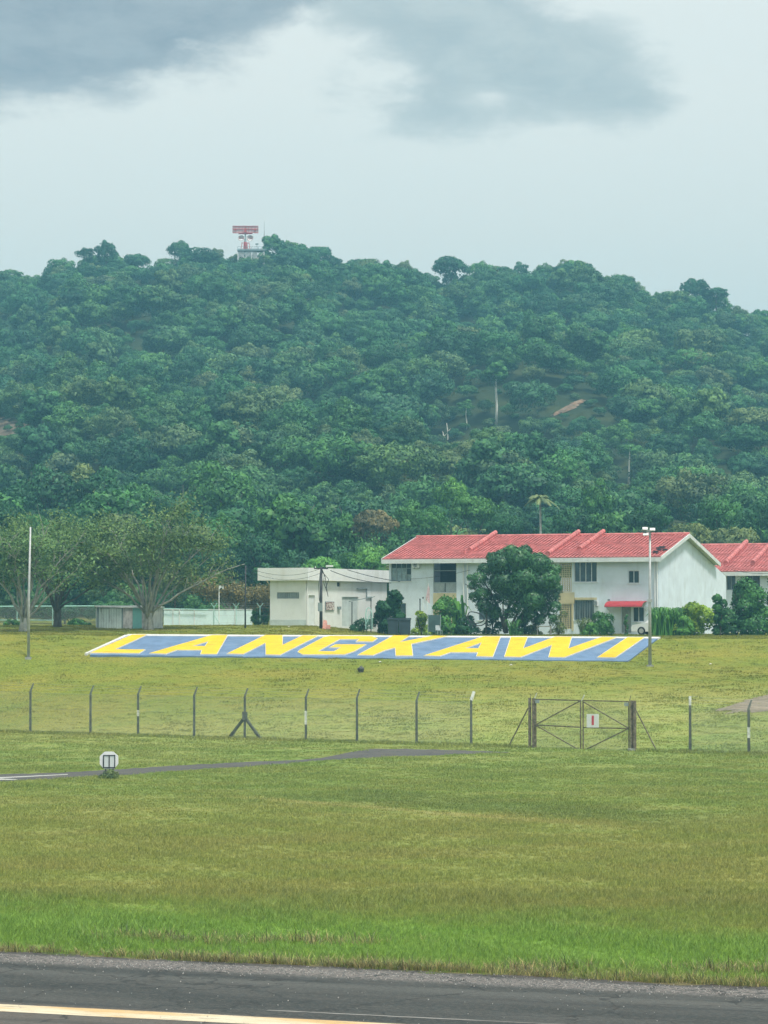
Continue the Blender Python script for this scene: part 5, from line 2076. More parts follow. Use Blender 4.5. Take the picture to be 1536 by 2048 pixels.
PWY = 240.0
gp = at(327, 1248, PWY)
pw_ = tag(empty('panel_wall', (gp.x, PWY, gz(gp.x, PWY) - .1)), 'long pale teal panel wall between the hut and the white building', 'wall')
pe = [327, 346, 359, 389, 428, 470, 505]
for x0, x1 in zip(pe, pe[1:]):
    a, b = at(x0 + .5, 1220.5, PWY), at(x1 - .3, 1220.5, PWY)
    MB().box(a.x - gp.x, b.x - gp.x, 0, .12, -.2, a.z - pw_.location.z).build('panel', M['pale_teal'], pw_)
for x0 in pe[1:-1]:
    a = at(x0, 1220, PWY)
    MB().box(a.x - gp.x - .04, a.x - gp.x + .04, -.05, -.002, -.2, a.z - pw_.location.z + .02).build('joint_strip', M['fascia'], pw_)
a, b = at(327, 1217, PWY - .2), at(416, 1219.5, PWY - .2)
MB().tube([(a.x - gp.x, -.2, a.z - pw_.location.z), (b.x - gp.x, -.2, b.z - pw_.location.z)], .035, 6).build('pipe_rail', M['mint'], pw_)
a, b = at(327, 1219, PWY), at(505, 1220, PWY)
MB().box(a.x - gp.x, b.x - gp.x, -.03, .15, b.z - pw_.location.z + .012, b.z - pw_.location.z + .07).build('coping', M['fascia'], pw_)

# mint security fence with V tops in front of the panel wall
SFY = 232.0
s0 = at(428, 1247, SFY)
sf = tag(empty('security_fence', (s0.x, SFY, gz(s0.x, SFY))), 'thin mint green fence with V topped posts before the panel wall and white building', 'fence')
tips_ = []
for px in (428, 472, 520, 556, 590):
    p = at(px, 1214, SFY) - sf.location
    mb = MB()
    mb.tube([(p.x, 0, -.2), (p.x, 0, p.z)], .032, 6)
    for s in (-1, 1):
        mb.tube([(p.x, 0, p.z - .02), (p.x + s * .25, 0, p.z + .30)], .024, 5)
    mb.build('post', M['mint'], sf)
    tips_.append((p.x, p.z))
for s in (-1, 1):
    for q in (0.4, 0.95):
        MB().tube([(x_ + s * .25 * q, 0, z_ + .30 * q) for x_, z_ in tips_], .007, 4).build('barbed_wire', M['steel'], sf)
for q in (0.15, 0.55, 0.95):
    MB().tube([(x_, -.03, z_ * q) for x_, z_ in tips_], .006, 4).build('line_wire', M['steel'], sf)
mb = MB()
p = tips_[0]
mb.tube([(p[0] + .03, 0, .75), (p[0] + .5, 0, 0)], .025, 5)
mb.build('stay', M['mint'], sf)

lamp_p = at(438, 1247, 233.5)
fl_ = tag(empty('floodlight_pole', (lamp_p.x, 233.5, gz(lamp_p.x, 233.5))), 'short white pole with small floodlight beside the panel wall', 'light pole')
hl = at(438, 1177, 233.5).z - fl_.location.z
MB().tube([(0, 0, -.2), (0, 0, hl)], [.05, .035], 6).build('pole', M['white_metal'], fl_)
MB().box(-.02, .34, -.12, .1, hl - .02, hl + .22).build('lamp_head', M['white_metal'], fl_)

# rail fence at the far left
RFY = 236.0
r0_ = at(-60, 1246, RFY)
rf = tag(empty('rail_fence', (r0_.x, RFY, gz(r0_.x, RFY))), 'teal pipe rail fence with wire infill under the left trees', 'fence')
for (xa, ya, xb, yb) in ((-60, 1213, 196, 1212), (-60, 1240, 112, 1240.5)):
    a, b = at(xa, ya, RFY) - rf.location, at(xb, yb, RFY) - rf.location
    MB().tube([(a.x, 0, a.z), (b.x, 0, b.z)], .045, 6).build('rail', M['mint'], rf)
for px in (-40, 34, 105, 196):
    a = at(px, 1211.5, RFY) - rf.location
    MB().tube([(a.x, .06, -.3), (a.x, .06, a.z)], .045, 6).build('post', M['mint'], rf)


def chain_mesh(L, Hh, pitch, r):
    """woven diamond wire: two families of slanting wires"""
    mb = MB()
    n = int((L + Hh) / pitch)
    for s in (0, 1):
        for i in range(n + 1):
            x0 = i * pitch - Hh
            a, b = Vector((x0, 0, 0)), Vector((x0 + Hh, 0, Hh))
            if a.x < 0:
                a = Vector((0, 0, -x0))
            if b.x > L:
                b = Vector((L, 0, L - x0))
            if b.x - a.x < 0.02:
                continue
            if s:
                a, b = Vector((L - a.x, 0.004, a.z)), Vector((L - b.x, 0.004, b.z))
            d = (b - a).normalized()
            w = Vector((-d.z, 0, d.x)) * r
            o_ = Vector((0, r, 0))
            mb.add([a - w, a + w * .6 + o_, a + w * .6 - o_, b - w, b + w * .6 + o_, b + w * .6 - o_], [(0, 1, 4, 3), (1, 2, 5, 4), (2, 0, 3, 5)])
    return mb


a = at(-60, 1213, RFY) - rf.location
b = at(196, 1213, RFY) - rf.location
o = chain_mesh(b.x - a.x, a.z - .1, .12, .005).build('wire_mesh', M['wire'], rf)
o.location = (a.x, -.06, .05)

# ------------------------------------------------------------------ perimeter fence and gate
POSTS = [(-280, 1457, 97), (-166, 1460, 98), (-52, 1462.5, 99), (62, 1466, 99), (182, 1467.5, 98), (277, 1470, 100), (389, 1474, 101), (490, 1477, 102), (612, 1482, 104), (714, 1487, 107), (833, 1490, 105), (942, 1495, 108)]
POSTS_R = [(1379, 1505, 112), (1496, 1508, 108), (1612, 1512, 112), (1730, 1515, 113), (1850, 1519, 114)]
FDIR = (FB - FA).normalized()


def fence_pt(px):
    """point of the fence line under a pixel column"""
    k = (px - CX) / FPX
    y_ = (FA.y - F_SLOPE * FA.x) / (1 - F_SLOPE * k)
    return Vector((k * y_, y_, 0))


def mk_post(parent, p, hgt, braces=False, white=None, white_tip=False, crank=True):
    mb = MB()
    w = .062
    hs = hgt * .84
    dx_ = FDIR * 0.0 + Vector((0.25, 0.22, 0)) if crank else Vector((0, 0, 0))
    top = Vector((0, 0, hgt)) + dx_ * .62
    q = [Vector((-w, -w, 0)), Vector((w, -w, 0)), Vector((w, w, 0)), Vector((-w, w, 0))]
    lv = [Vector((0, 0, -.3)), Vector((0, 0, hs)), top]
    sc = [1.08, .95, .62]
    vs = [l + v * s for l, s in zip(lv, sc) for v in q]
    fs = [(3, 2, 1, 0), (8, 9, 10, 11)]
    for i in range(2):
        for k in range(4):
            fs.append((i * 4 + k, i * 4 + (k + 1) % 4, i * 4 + 4 + (k + 1) % 4, i * 4 + 4 + k))
    o = mb.add([v + p for v in vs], fs).build('post', M['post'], parent)
    if white:
        MB().box(p.x - w - .004, p.x + w + .004, p.y - w - .004, p.y + w + .004, hgt * white[0], hgt * white[1]).build('whitewash', M['post_white'], o)
    if white_tip:
        c_ = p + lv[1].lerp(top, .55)
        MB().bar(p + lv[1] + Vector((0, -.012, 0)), p + top + Vector((0, -.012, .01)), w * 1.9).build('whitewash', M['post_white'], o)
    if braces:
        MB().box(p.x - .14, p.x + .14, p.y - .10, p.y + .10, hgt * .38, hgt * .54).build('collar', M['post'], o)
        for s in (-1, 1):
            e = p + FDIR * s * 1.22
            MB().bar(p + Vector((0, 0, hgt * .40)) + FDIR * s * .08, e + Vector((0, 0, -.08)), .13).build('brace', M['post'], o)
    return top + p


def build_fence(plist, label):
    root = tag(empty('perimeter_fence', fence_pt(plist[0][0])), label, 'fence')
    base = root.location.copy()
    tops, pts = [], []
    for i, (px, py, hpx) in enumerate(plist):
        p = fence_pt(px)
        hgt = hpx * p.y / FPX
        p = p - base
        mid = abs(px - 490) < 1
        tops.append((mk_post(root, p, hgt, mid, (0.40, 0.52) if px == 277 else ((0.32, 0.58) if px == 612 else ((0.30, 0.50) if px == 1496 else None)),
                             px in (942, 1379), crank=px != 1379), hgt))
        pts.append(p)
    for (p0, p1, (t0, h0), (t1, h1)) in zip(pts, pts[1:], tops, tops[1:]):
        L = (p1 - p0).length
        hm = min(h0, h1) * .82
        o = chain_mesh(L - .14, hm, .085, .0027).build('chain_link', M['wire'], root)
        d = (p1 - p0).normalized()
        o.location = p0 + d * .07 + Vector((0, -.075, .03))
        o.rotation_euler = (0, 0, math.atan2(d.y, d.x))
        wr = MB()
        for q in (0.03, 0.5, 0.82):
            wr.tube([p0 + Vector((0, -.08, h0 * q)), p0.lerp(p1, .5) + Vector((0, -.08, (h0 + h1) / 2 * q - .02)), p1 + Vector((0, -.08, h1 * q))], .006, 4)
        for q in (.35, .68, 1.0):
            a = p0 + Vector((0, 0, h0 * .84)).lerp(t0 - p0, q)
            b = p1 + Vector((0, 0, h1 * .84)).lerp(t1 - p1, q)
            wr.tube([a, a.lerp(b, .5) - Vector((0, 0, .03)), b], .006, 4)
        wr.build('barbed_wire', M['wire'], root)
    return root


build_fence(POSTS, 'long chain link fence on cranked concrete posts left of the gate')
build_fence(POSTS_R, 'short stretch of chain link fence on posts right of the gate')

g0 = fence_pt(1063)
gate = tag(empty('double_gate', g0), 'rusty double leaf field gate with crossed diagonal bars in the fence', 'gate')


def gpt(px, py, off=0.0):
    p = fence_pt(px)
    d = ray(px, py)
    s = p.y / d[1]
    return Vector((p.x, p.y, CAM_H + d[2] * s)) - g0 + Vector((FDIR.y, -FDIR.x, 0)) * off


def gbar(name, a, b, w, m='rust', parent=gate, off=0.0):
    return MB().bar(gpt(*a, off), gpt(*b, off), w).build(name, M[m], parent)


for px, t_ in ((1059, 1396), (1066.5, 1396.5), (1262.5, 1401), (1268.5, 1401)):
    gbar('gate_post', (px, 1501), (px, t_), .15)
gbar('post_cap_arm', (1068.5, 1398), (1073, 1386), .04, 'post_white')
gbar('post_cap_arm', (1163, 1401), (1168, 1390), .05, 'post_white')
gbar('post_cap_arm', (1060, 1397), (1061, 1388), .03)
gbar('post_cap_arm', (1258, 1402), (1261, 1391), .03)
gbar('stay', (1056, 1416), (1014, 1498), .05)
gbar('stay', (1271, 1420), (1313, 1503), .05, 'rust')
for (xl, xr, tl, tr, ml, mr, d1, d2) in (
        (1071, 1160.5, 1397.5, 1400, 1450, 1454.5, ((1071, 1450), (1160, 1402)), ((1071, 1450), (1157, 1499))),
        (1165.5, 1257, 1400, 1402, 1455, 1457, ((1166, 1403), (1257, 1456)), ((1257, 1457), (1170, 1500)))):
    leaf = MB()
    for a, b, w in (((xl, 1500), (xl, tl), .07), ((xr, 1501), (xr, tr), .07)):
        leaf.bar(gpt(*a), gpt(*b), w)
    leaf.bar(gpt(xl + .9, tl + 1), gpt(xr - .9, tr + 1), .055)
    leaf.bar(gpt(xl + .9, ml), gpt(xr - .9, mr), .06)
    lf = leaf.build('gate_leaf', M['rust'], gate)
    MB().bar(gpt(*d1[0], .045), gpt(*d1[1], .045), .05).build('diagonal_bar', M['rust'], lf)
    MB().bar(gpt(*d2[0], .045), gpt(*d2[1], .045), .05).build('diagonal_bar', M['rust'], lf)
    a, b = gpt(xl, 1499), gpt(xr, 1499)
    L = (b - a).length
    o = chain_mesh(L, (gpt(xl, tl) - gpt(xl, 1499)).z - .05, .085, .0027).build('chain_link', M['wire'], lf)
    o.location = a + Vector((0, .03, 0))
    o.rotation_euler = (0, 0, math.atan2((b - a).y, (b - a).x))
for (x0, x1, y0, y1) in ((1071, 1079.5, 1399.5, 1406), (1249, 1257.5, 1405, 1412)):
    a, b = gpt(x0, y1, .06), gpt(x1, y0, .06)
    MB().add([a, Vector((b.x, b.y, a.z)), b, Vector((a.x, a.y, b.z))], [(0, 1, 2, 3)]).build('tag_plate', M['grey_panel'], gate).modifiers.new('t', 'SOLIDIFY').thickness = .01
a, b = gpt(1255, 1503), gpt(1269, 1497)
MB().box(a.x, b.x, a.y - .35, a.y + .1, -.1, b.z - 0.0).build('footing', M['concrete'], gate)


def plate(parent, name, x0, x1, y0, y1, off, th, m):
    a, b, c, d = gpt(x0, y1, off), gpt(x1, y1, off), gpt(x1, y0, off), gpt(x0, y0, off)
    nrm = Vector((FDIR.y, -FDIR.x, 0)) * th
    vs = [a, b, c, d, a + nrm, b + nrm, c + nrm, d + nrm]
    return MB().add([v + g0 - parent.location for v in vs], [(0, 1, 2, 3), (7, 6, 5, 4), (0, 4, 5, 1), (1, 5, 6, 2), (2, 6, 7, 3), (3, 7, 4, 0)]).build(name, M[m], parent)


gs = tag(empty('gate_sign', g0 + gpt(1186, 1454, .08)), 'white square sign with a red vertical bar hung on the gate', 'sign')
plate(gs, 'board', 1174.5, 1198.5, 1428, 1455, .08, .015, 'sign_white')
plate(gs, 'red_bar', 1184.5, 1189, 1431, 1450, .0975, .004, 'sign_red')

# ------------------------------------------------------------------ airfield marker board
mk = ground_point(218, 1548)
marker = tag(empty('marker_board', mk), 'white octagonal airfield marker with black framed pair of panels in the grass', 'marker')
sc_ = mk.y / FPX


def mloc(px, py):
    return ((px - 218) * sc_, (1548 - py) * sc_ * 1.0)


oc = [mloc(*p) for p in ((209, 1503.5), (226.5, 1503.5), (236.5, 1512.5), (236.5, 1528), (228, 1538), (208, 1538), (199.5, 1528), (199.5, 1512.5))]
n = 8
MB().add([(x_, -.03, z_) for x_, z_ in oc] + [(x_, .03, z_) for x_, z_ in oc], [tuple(range(n)), tuple(range(2 * n - 1, n - 1, -1))] + [(i, (i + 1) % n, n + (i + 1) % n, n + i) for i in range(n)]).build('octagon_board', M['sign_white'], marker)
mb = MB()
x0, z0 = mloc(206.5, 1536)
x1, z1 = mloc(230.5, 1510)
t = .035
for bx in ((x0, x0 + t, z0, z1), (x1 - t, x1, z0, z1), ((x0 + x1) / 2 - t / 2, (x0 + x1) / 2 + t / 2, z0, z1)):
    mb.box(bx[0], bx[1], -.075, -.033, bx[2], bx[3])
mb.box(x0, x1, -.072, -.036, z1 - t, z1 + .001)
mb.box(x0, x1, -.072, -.036, z0 - .001, z0 + t)
mb.build('black_frame', M['black'], marker)
for xa, xb in ((x0 + t, (x0 + x1) / 2 - t / 2), ((x0 + x1) / 2 + t / 2, x1 - t)):
    MB().box(xa + .01, xb - .01, -.055, -.034, z0 + t + .01, z1 - t - .01).build('panel', M['fascia'], marker)
for xx in (x0 + .1, x1 - .1):
    MB().bar((xx, 0, -.1), (xx, 0, z0 + .1), .05).build('leg', M['black'], marker)

# ------------------------------------------------------------------ lamp posts, utility poles, cables
def lamp_post(px, py, py_top, r, label, heads, m='steel'):
    b = hit(px, py)
    o = tag(empty('lamp_post', b), label, 'lamp post')
    t = at(px + (4 if not heads else 0), py_top, b.y)
    hgt = t.z - b.z
    MB().tube([(0, 0, -.2), (0, 0, hgt * .45), (t.x - b.x, 0, hgt)], [r, r * .8, r * .55], 10).build('pole', M[m], o, True)
    MB().box(-r * 1.9, r * 1.9, -r * 1.9, r * 1.9, -.15, .06).build('base_plate', M['concrete'], o)
    if heads:
        MB().bar((-.5, 0, hgt - .05), (.32, 0, hgt - .05), .07).build('crossarm', M['steel'], o)
        for xx, yy, zz_ in ((-.30, -.12, .10), (-.26, -.1, -.26), (.16, -.1, .05)):
            hd = MB()
            hd.add([(xx - .17, yy - .2, hgt + zz_ - .08), (xx + .17, yy - .2, hgt + zz_ - .08), (xx + .17, yy - .1, hgt + zz_ + .08), (xx - .17, yy - .1, hgt + zz_ + .08),
                    (xx - .10, yy + .12, hgt + zz_ - .1), (xx + .10, yy + .12, hgt + zz_ - .1), (xx + .10, yy + .12, hgt + zz_ + .08), (xx - .10, yy + .12, hgt + zz_ + .08)],
                   [(0, 1, 2, 3), (7, 6, 5, 4), (0, 4, 5, 1), (1, 5, 6, 2), (2, 6, 7, 3), (3, 7, 4, 0)])
            hd = hd.build('floodlight', M['steel'], o)
        MB().box(-r * 1.35, r * 1.35, -r * 1.35, r * 1.35, hgt * .47, hgt * .49).build('collar', M['steel'], o)
    return o


lamp_post(57, 1316, 1054, .10, 'tall thin grey pole on the grass left of the letters', False)
lamp_post(1300, 1332, 1060, .115, 'tall grey floodlight pole in front of the right end of the letters', True)


def util_pole(px, py, py_top, Y, r, label, extras):
    b = at(px, py, Y)
    g = gz(b.x, Y)
    o = tag(empty('utility_pole', (b.x, Y, g)), label, 'utility pole')
    hgt = at(px, py_top, Y).z - g
    MB().tube([(0, 0, -.3), (0, 0, hgt * .5), (.02, 0, hgt)], [r, r * .85, r * .7], 8).build('pole', M['pole_wood'], o, True)
    if extras:
        MB().box(-.22, .10, -.24, -.11, hgt * .28, hgt * .42).build('switch_box', M['frame'], o)
        for k, (pts) in enumerate(([(.05, -.1, .96), (.30, -.1, .84), (.42, -.1, .62), (.50, -.1, .52)], [(.05, -.1, .98), (.22, -.1, .88), (.20, -.1, .74), (.45, -.1, .58)],
                                   [(.05, -.1, .93), (.55, -.1, .80), (.34, -.1, .66)], [(-.05, -.1, .92), (-.16, -.1, .70), (-.12, -.1, .45)])):
            MB().tube([Vector((x_, y_, z_ * hgt)) for x_, y_, z_ in pts], .022, 5).build('loose_cable', M['cable'], o)
        MB().box(-.5, .5, -.05, .05, hgt * .965, hgt * .985).build('crossarm', M['pole_wood'], o)
        MB().box(.35, .85, -.1, .1, hgt * 1.0, hgt * 1.03).build('street_lamp_head', M['white_metal'], o)
        for xx in (-.4, .4):
            MB().tube([(xx, 0, hgt * .985), (xx, 0, hgt * 1.01)], .04, 6).build('insulator', M['white_metal'], o)
    return o


util_pole(642, 1255, 1134, 213, .13, 'dark utility pole with drooping cables before the white building', True)
util_pole(490.5, 1258, 1131, 212, .065, 'slim dark pole on the grass left of the white building', False)


def cable(a, b, sag, r, label):
    pts = [a.lerp(b, i / 14) - Vector((0, 0, sag * 4 * (i / 14) * (1 - i / 14))) for i in range(15)]
    c = pts[0].copy()
    o = MB().tube([p - c for p in pts], r, 4).build('overhead_cable', M['cable'], None)
    o.location = c
    return tag(o, label, 'cable')


P1, P2 = at(490.5, 1133, 212), at(642, 1137, 213)
hw_ = H.o.matrix_basis
cable(P1, P2, .55, .014, 'upper thin cable between the slim pole and the utility pole')
cable(at(490.5, 1139, 212), at(642, 1146, 213), .6, .014, 'lower thin cable between the slim pole and the utility pole')
u_, z_ = H.front(782, 1166, -.1)
cable(at(661, 1141, 213.2), hw_ @ Vector((u_, -.1, z_)), .25, .026, 'thick cable sloping from the utility pole to the house corner')
u_, z_ = H.front(800, 1163, -.12)
cable(at(695, 1139.5, 222), hw_ @ Vector((u_, -.12, z_)), .1, .024, 'thick cable crossing the white fascia towards the house')
a, b = H.front(822, 1158, -.15), H.front(940, 1140, -.15)
cable(hw_ @ Vector((a[0], -.15, a[1])), hw_ @ Vector((b[0], -.15, b[1])), .12, .013, 'thin cable running up across the house front to the drain pipes')
a, b = H.front(1450, 1141, 8), H.front(1536, 1146, 8)
a = at(1462, 1139, 235)
b = at(1545, 1146, 235)
cable(a, b, .15, .02, 'cable from the gable eave to the right edge')
MB_b = None
bp = at(650, 1256, 212.3)
br_ = tag(empty('road_barrier', (bp.x, 212.3, gz(bp.x, 212.3))), 'salmon pink broken barrier leaning at the foot of the utility pole', 'barrier')
MB().add([(-.18, 0, 0), (.22, 0, 0), (.12, .12, .62), (-.12, .12, .66), (-.18, .22, 0), (.22, .22, 0), (.12, .16, .62), (-.12, .16, .66)],
         [(0, 1, 2, 3), (7, 6, 5, 4), (0, 4, 5, 1), (1, 5, 6, 2), (2, 6, 7, 3), (3, 7, 4, 0)]).build('body', M['salmon'], br_)
MB().box(.16, .38, -.1, .2, 0, .3).build('foot_block', M['salmon'], br_)

# ------------------------------------------------------------------ garden in front of the houses
def shrub(name, px, pt, pb, hw, Y, seed, n, leaf, m, label, nl=9, aspect=.62, flat=.9, jitter=.55, cat='shrub', shell=.7, stems=3):
    rr = random.Random(seed)
    rn = np.random.default_rng(seed)
    b = at(px, pb, Y)
    g = gz(b.x, Y)
    o = tag(empty(name, (b.x, Y, g)), label, cat)
    R = hw * Y / FPX
    Hh = max(.3, at(px, pt, Y).z - g)
    lob = []
    for i in range(nl):
        a = rr.uniform(0, 6.28)
        t = (i + .5) / nl
        d = R * .62 * math.sqrt(rr.random()) * (1 if t < .6 else .7)
        s = min(R, Hh) * rr.uniform(.30, .48)
        lob.append((math.cos(a) * d, math.sin(a) * d * .7, max(s * .5, Hh * t - s * .55), s, s * flat))
    P, N, V = lobes_cloud(lob, n, rn, shell, under=.5)
    link('foliage', leaf_mesh('foliage', P, N, rn.uniform(.6, 1.3, len(P)) * leaf, V, M[m], aspect, jitter, rn), o)
    mb = MB()
    for i in range(stems):
        a = rr.uniform(0, 6.28)
        mb.tube([(0, 0, -.15), (math.cos(a) * R * .2, math.sin(a) * R * .2, Hh * .4), (math.cos(a) * R * .45, math.sin(a) * R * .4, Hh * .75)], [.05, .035, .015], 5)
    mb.build('stem', M['bark'], o)
    return o


# the big tree before the house, with several stems
mt_b = at(1012, 1262, 214)
mt_ = tag(empty('garden_tree', (mt_b.x, 214, gz(mt_b.x, 214))), 'dense dark green tree hiding the middle of the house', 'tree')
zb_ = mt_.location.z


def mtl(px, py, dy=0.0):
    p = at(px, py, 214 + dy)
    return Vector((p.x - mt_b.x, dy, p.z - zb_))


mb = MB()
for pts, r_ in (([(1012, 1266), (1010, 1240), (1022, 1200), (1040, 1150)], .17), ([(1010, 1262), (1000, 1225), (985, 1190), (965, 1160)], .12),
                ([(972, 1266), (973, 1235), (975, 1205), (990, 1160)], .075), ([(1007, 1264), (1006, 1235), (1006, 1205), (1012, 1160)], .06),
                ([(1018, 1262), (1040, 1215), (1075, 1180)], .10), ([(1035, 1266), (1046, 1230), (1060, 1190)], .07),
                ([(985, 1190), (955, 1182), (930, 1168)], .06)):
    k = len(pts)
    mb.tube([mtl(*p, random.uniform(-.4, .4) if i else 0) for i, p in enumerate(pts)], [lerp(r_ * 1.1, r_ * .35, i / (k - 1)) for i in range(k)], 7)
mb.build('trunk', M['bark'], mt_, True)
lob = []
rr = random.Random(77)
for (px, py, rp) in ((1035, 1120, 40), (1000, 1130, 34), (1075, 1130, 38), (1095, 1160, 34), (1050, 1160, 44), (1005, 1165, 38), (970, 1140, 22), (958, 1160, 24), (965, 1188, 22), (1100, 1195, 28),
                     (1065, 1200, 36), (1020, 1195, 30), (1020, 1102, 20), (1050, 1103, 20), (985, 1115, 18), (1110, 1140, 18), (1085, 1222, 24), (1060, 1228, 20), (1112, 1178, 18), (1040, 1215, 22), (945, 1172, 13), (968, 1212, 22), (950, 1194, 17), (990, 1226, 20), (1032, 1180, 34), (1078, 1165, 34), (1045, 1238, 18), (1080, 1240, 16), (1020, 1226, 18), (1105, 1236, 13), (990, 1200, 20), (940, 1155, 10), (1000, 1108, 14), (1110, 1215, 18)):
    for dy in ((-1.3, 1.2) if rp > 30 else (rr.uniform(-1, .6),)):
        p = mtl(px, py, dy)
        s = rp * .72 * 214 / FPX
        lob.append((p.x, p.y, p.z, s, s * .85))
rn = np.random.default_rng(78)
P, N, V = lobes_cloud(lob, 40000, rn, .35, under=.7)
link('crown', leaf_mesh('crown', P, N, rn.uniform(.7, 1.3, len(P)) * .105, V, M['leaf_house'], .45, .5, rn), mt_)

GARDEN = [  # px, top, bottom, half width, depth, seed, leaves, size, material, label
    (785, 1181, 1260, 36, 216, 31, 5200, .10, 'leaf_dark', 'dark vine covered shrub at the left end of the house'),
    (758, 1200, 1258, 26, 217, 32, 2600, .09, 'leaf_dark', 'dark shrub right of the lean-to frame'),
    (720, 1238, 1256, 24, 214, 33, 1300, .07, 'leaf_dark', 'low dark weeds under the lean-to frame'),
    (843, 1222, 1262, 24, 214, 34, 1700, .09, 'leaf_yellow', 'yellow green shrub with large leaves beside the two dark bins'),
    (893, 1195, 1262, 34, 215, 35, 3600, .11, 'leaf_bright', 'bright green broad leaved garden shrub under the balcony'),
    (935, 1232, 1264, 28, 214, 36, 2000, .08, 'leaf_dark', 'low dark shrub right of the balcony shrub'),
    (985, 1222, 1264, 22, 216.5, 54, 1400, .08, 'leaf_dark', 'dark undergrowth behind the thin stems left of the garden tree trunk'),
    (1050, 1226, 1266, 26, 216.5, 55, 1800, .08, 'leaf_dark', 'dark undergrowth behind the garden tree trunk'),
    (1035, 1238, 1266, 16, 213, 37, 800, .07, 'leaf_mid', 'small leafy plant at the foot of the big garden tree'),
    (1072, 1234, 1266, 16, 214, 38, 900, .07, 'leaf_olive', 'wispy olive shrub right of the garden tree trunk'),
    (1118, 1222, 1266, 26, 215, 39, 1500, .06, 'leaf_olive', 'wispy olive shrub before the lower vent blocks'),
    (1202, 1226, 1268, 36, 213, 40, 4200, .075, 'leaf_mid', 'rounded clipped green bush between grilled window and awning'),
    (1180, 1246, 1268, 20, 212.5, 41, 1000, .06, 'leaf_bright', 'low pale weeds at the left foot of the rounded bush'),
    (1252, 1228, 1268, 8, 214, 42, 500, .07, 'leaf_mid', 'thin potted plant before the door under the awning'),
    (1388, 1208, 1272, 50, 213, 44, 6500, .10, 'leaf_yellow', 'bright yellow green bush below the white gable'),
    (1366, 1232, 1272, 30, 212, 45, 2600, .09, 'leaf_bright', 'green leafy bush at the foot of the yellow green bush'),
    (1490, 1160, 1274, 64, 215, 46, 14000, .11, 'leaf_mid', 'large green shrub at the right edge before the second house'),
    (1440, 1188, 1274, 22, 214, 47, 2600, .10, 'leaf_mid', 'leafy green shrub between the yellow bush and the large shrub'),
    (1560, 1150, 1274, 46, 218, 48, 3500, .11, 'leaf_dark', 'dark shrub partly outside the right edge'),
    (155, 1238, 1262, 45, 224, 49, 1800, .08, 'leaf_mid', 'low green weeds under the left trees before the rail fence'),
    (30, 1240, 1264, 45, 224, 50, 1800, .08, 'leaf_mid', 'low green weeds at the left edge before the rail fence'),
    (512, 1222, 1248, 14, 229, 51, 900, .07, 'leaf_mid', 'small green shrub between the panel wall and white building'),
    (528, 1200, 1248, 14, 246, 52, 900, .09, 'leaf_mid', 'green shrub behind the mint fence left of the white building'),
    (220, 1540, 1556, 36, 125.6, 53, 1500, .035, 'leaf_olive', 'unmown weed clump round the foot of the octagonal marker'),
]
for i, (px, t_, b_, hw2, Y, sd_, n_, ls, m_, lab) in enumerate(GARDEN):
    shrub('shrub', px, t_, b_, hw2, Y, sd_, n_, ls, m_, lab, nl=14 if hw2 > 30 else 9)


def blade_clump(name, px, pt, pb, hw, Y, n, m, label, w=.05, lean=.5, seed=3, cat='plant'):
    """tall arching strap leaves"""
    rr = random.Random(seed)
    b = at(px, pb, Y)
    g = gz(b.x, Y)
    o = tag(empty(name, (b.x, Y, g)), label, cat)
    R = hw * Y / FPX
    Hh = at(px, pt, Y).z - g
    mb = MB()
    for i in range(n):
        x0, y0 = rr.uniform(-R, R) * .7, rr.uniform(-R, R) * .45
        a = rr.uniform(0, 6.28)
        hgt = Hh * rr.uniform(.55, 1.05)
        dx_, dy_ = math.cos(a) * lean * hgt, math.sin(a) * lean * hgt * .7
        s = Vector((-math.sin(a + rr.uniform(-1, 1)), math.cos(a), 0)) * w
        pts = [Vector((x0, y0, 0)), Vector((x0 + dx_ * .2, y0 + dy_ * .2, hgt * .6)), Vector((x0 + dx_ * .55, y0 + dy_ * .55, hgt)), Vector((x0 + dx_, y0 + dy_, hgt * .8))]
        ww = [.7, 1, .7, .06]
        vs = [p + s * q * k for p, q in zip(pts, ww) for k in (-1, 1)]
        mb.add(vs, [(0, 1, 3, 2), (2, 3, 5, 4), (4, 5, 7, 6)])
    me = mb.mesh('blades', M[m])
    at_ = me.attributes.new('v', 'FLOAT', 'FACE')
    at_.data.foreach_set('value', np.repeat(rng.random(len(me.polygons) // 3), 3).astype(np.float32))
    link('blades', me, o)
    return o


blade_clump('tall_grass_clump', 1334, 1216, 1272, 40, 213, 700, 'leaf_bright', 'clump of tall arching grass beside the floodlight pole', .045, .42, 4, 'grass clump')
blade_clump('banana_plant', 918, 1192, 1262, 14, 216, 16, 'leaf_bright', 'banana plant with broad upright leaves beside the drain pipes', .16, .35, 9)
blade_clump('strap_plant', 1168, 1236, 1268, 14, 213, 60, 'leaf_olive', 'spiky pale plant beside the lower vent blocks', .03, .6, 10)
blade_clump('spiky_plant', 1026, 1240, 1266, 9, 212, 22, 'leaf_mid', 'small spiky plant between the thin stems of the garden tree', .05, .5, 12)

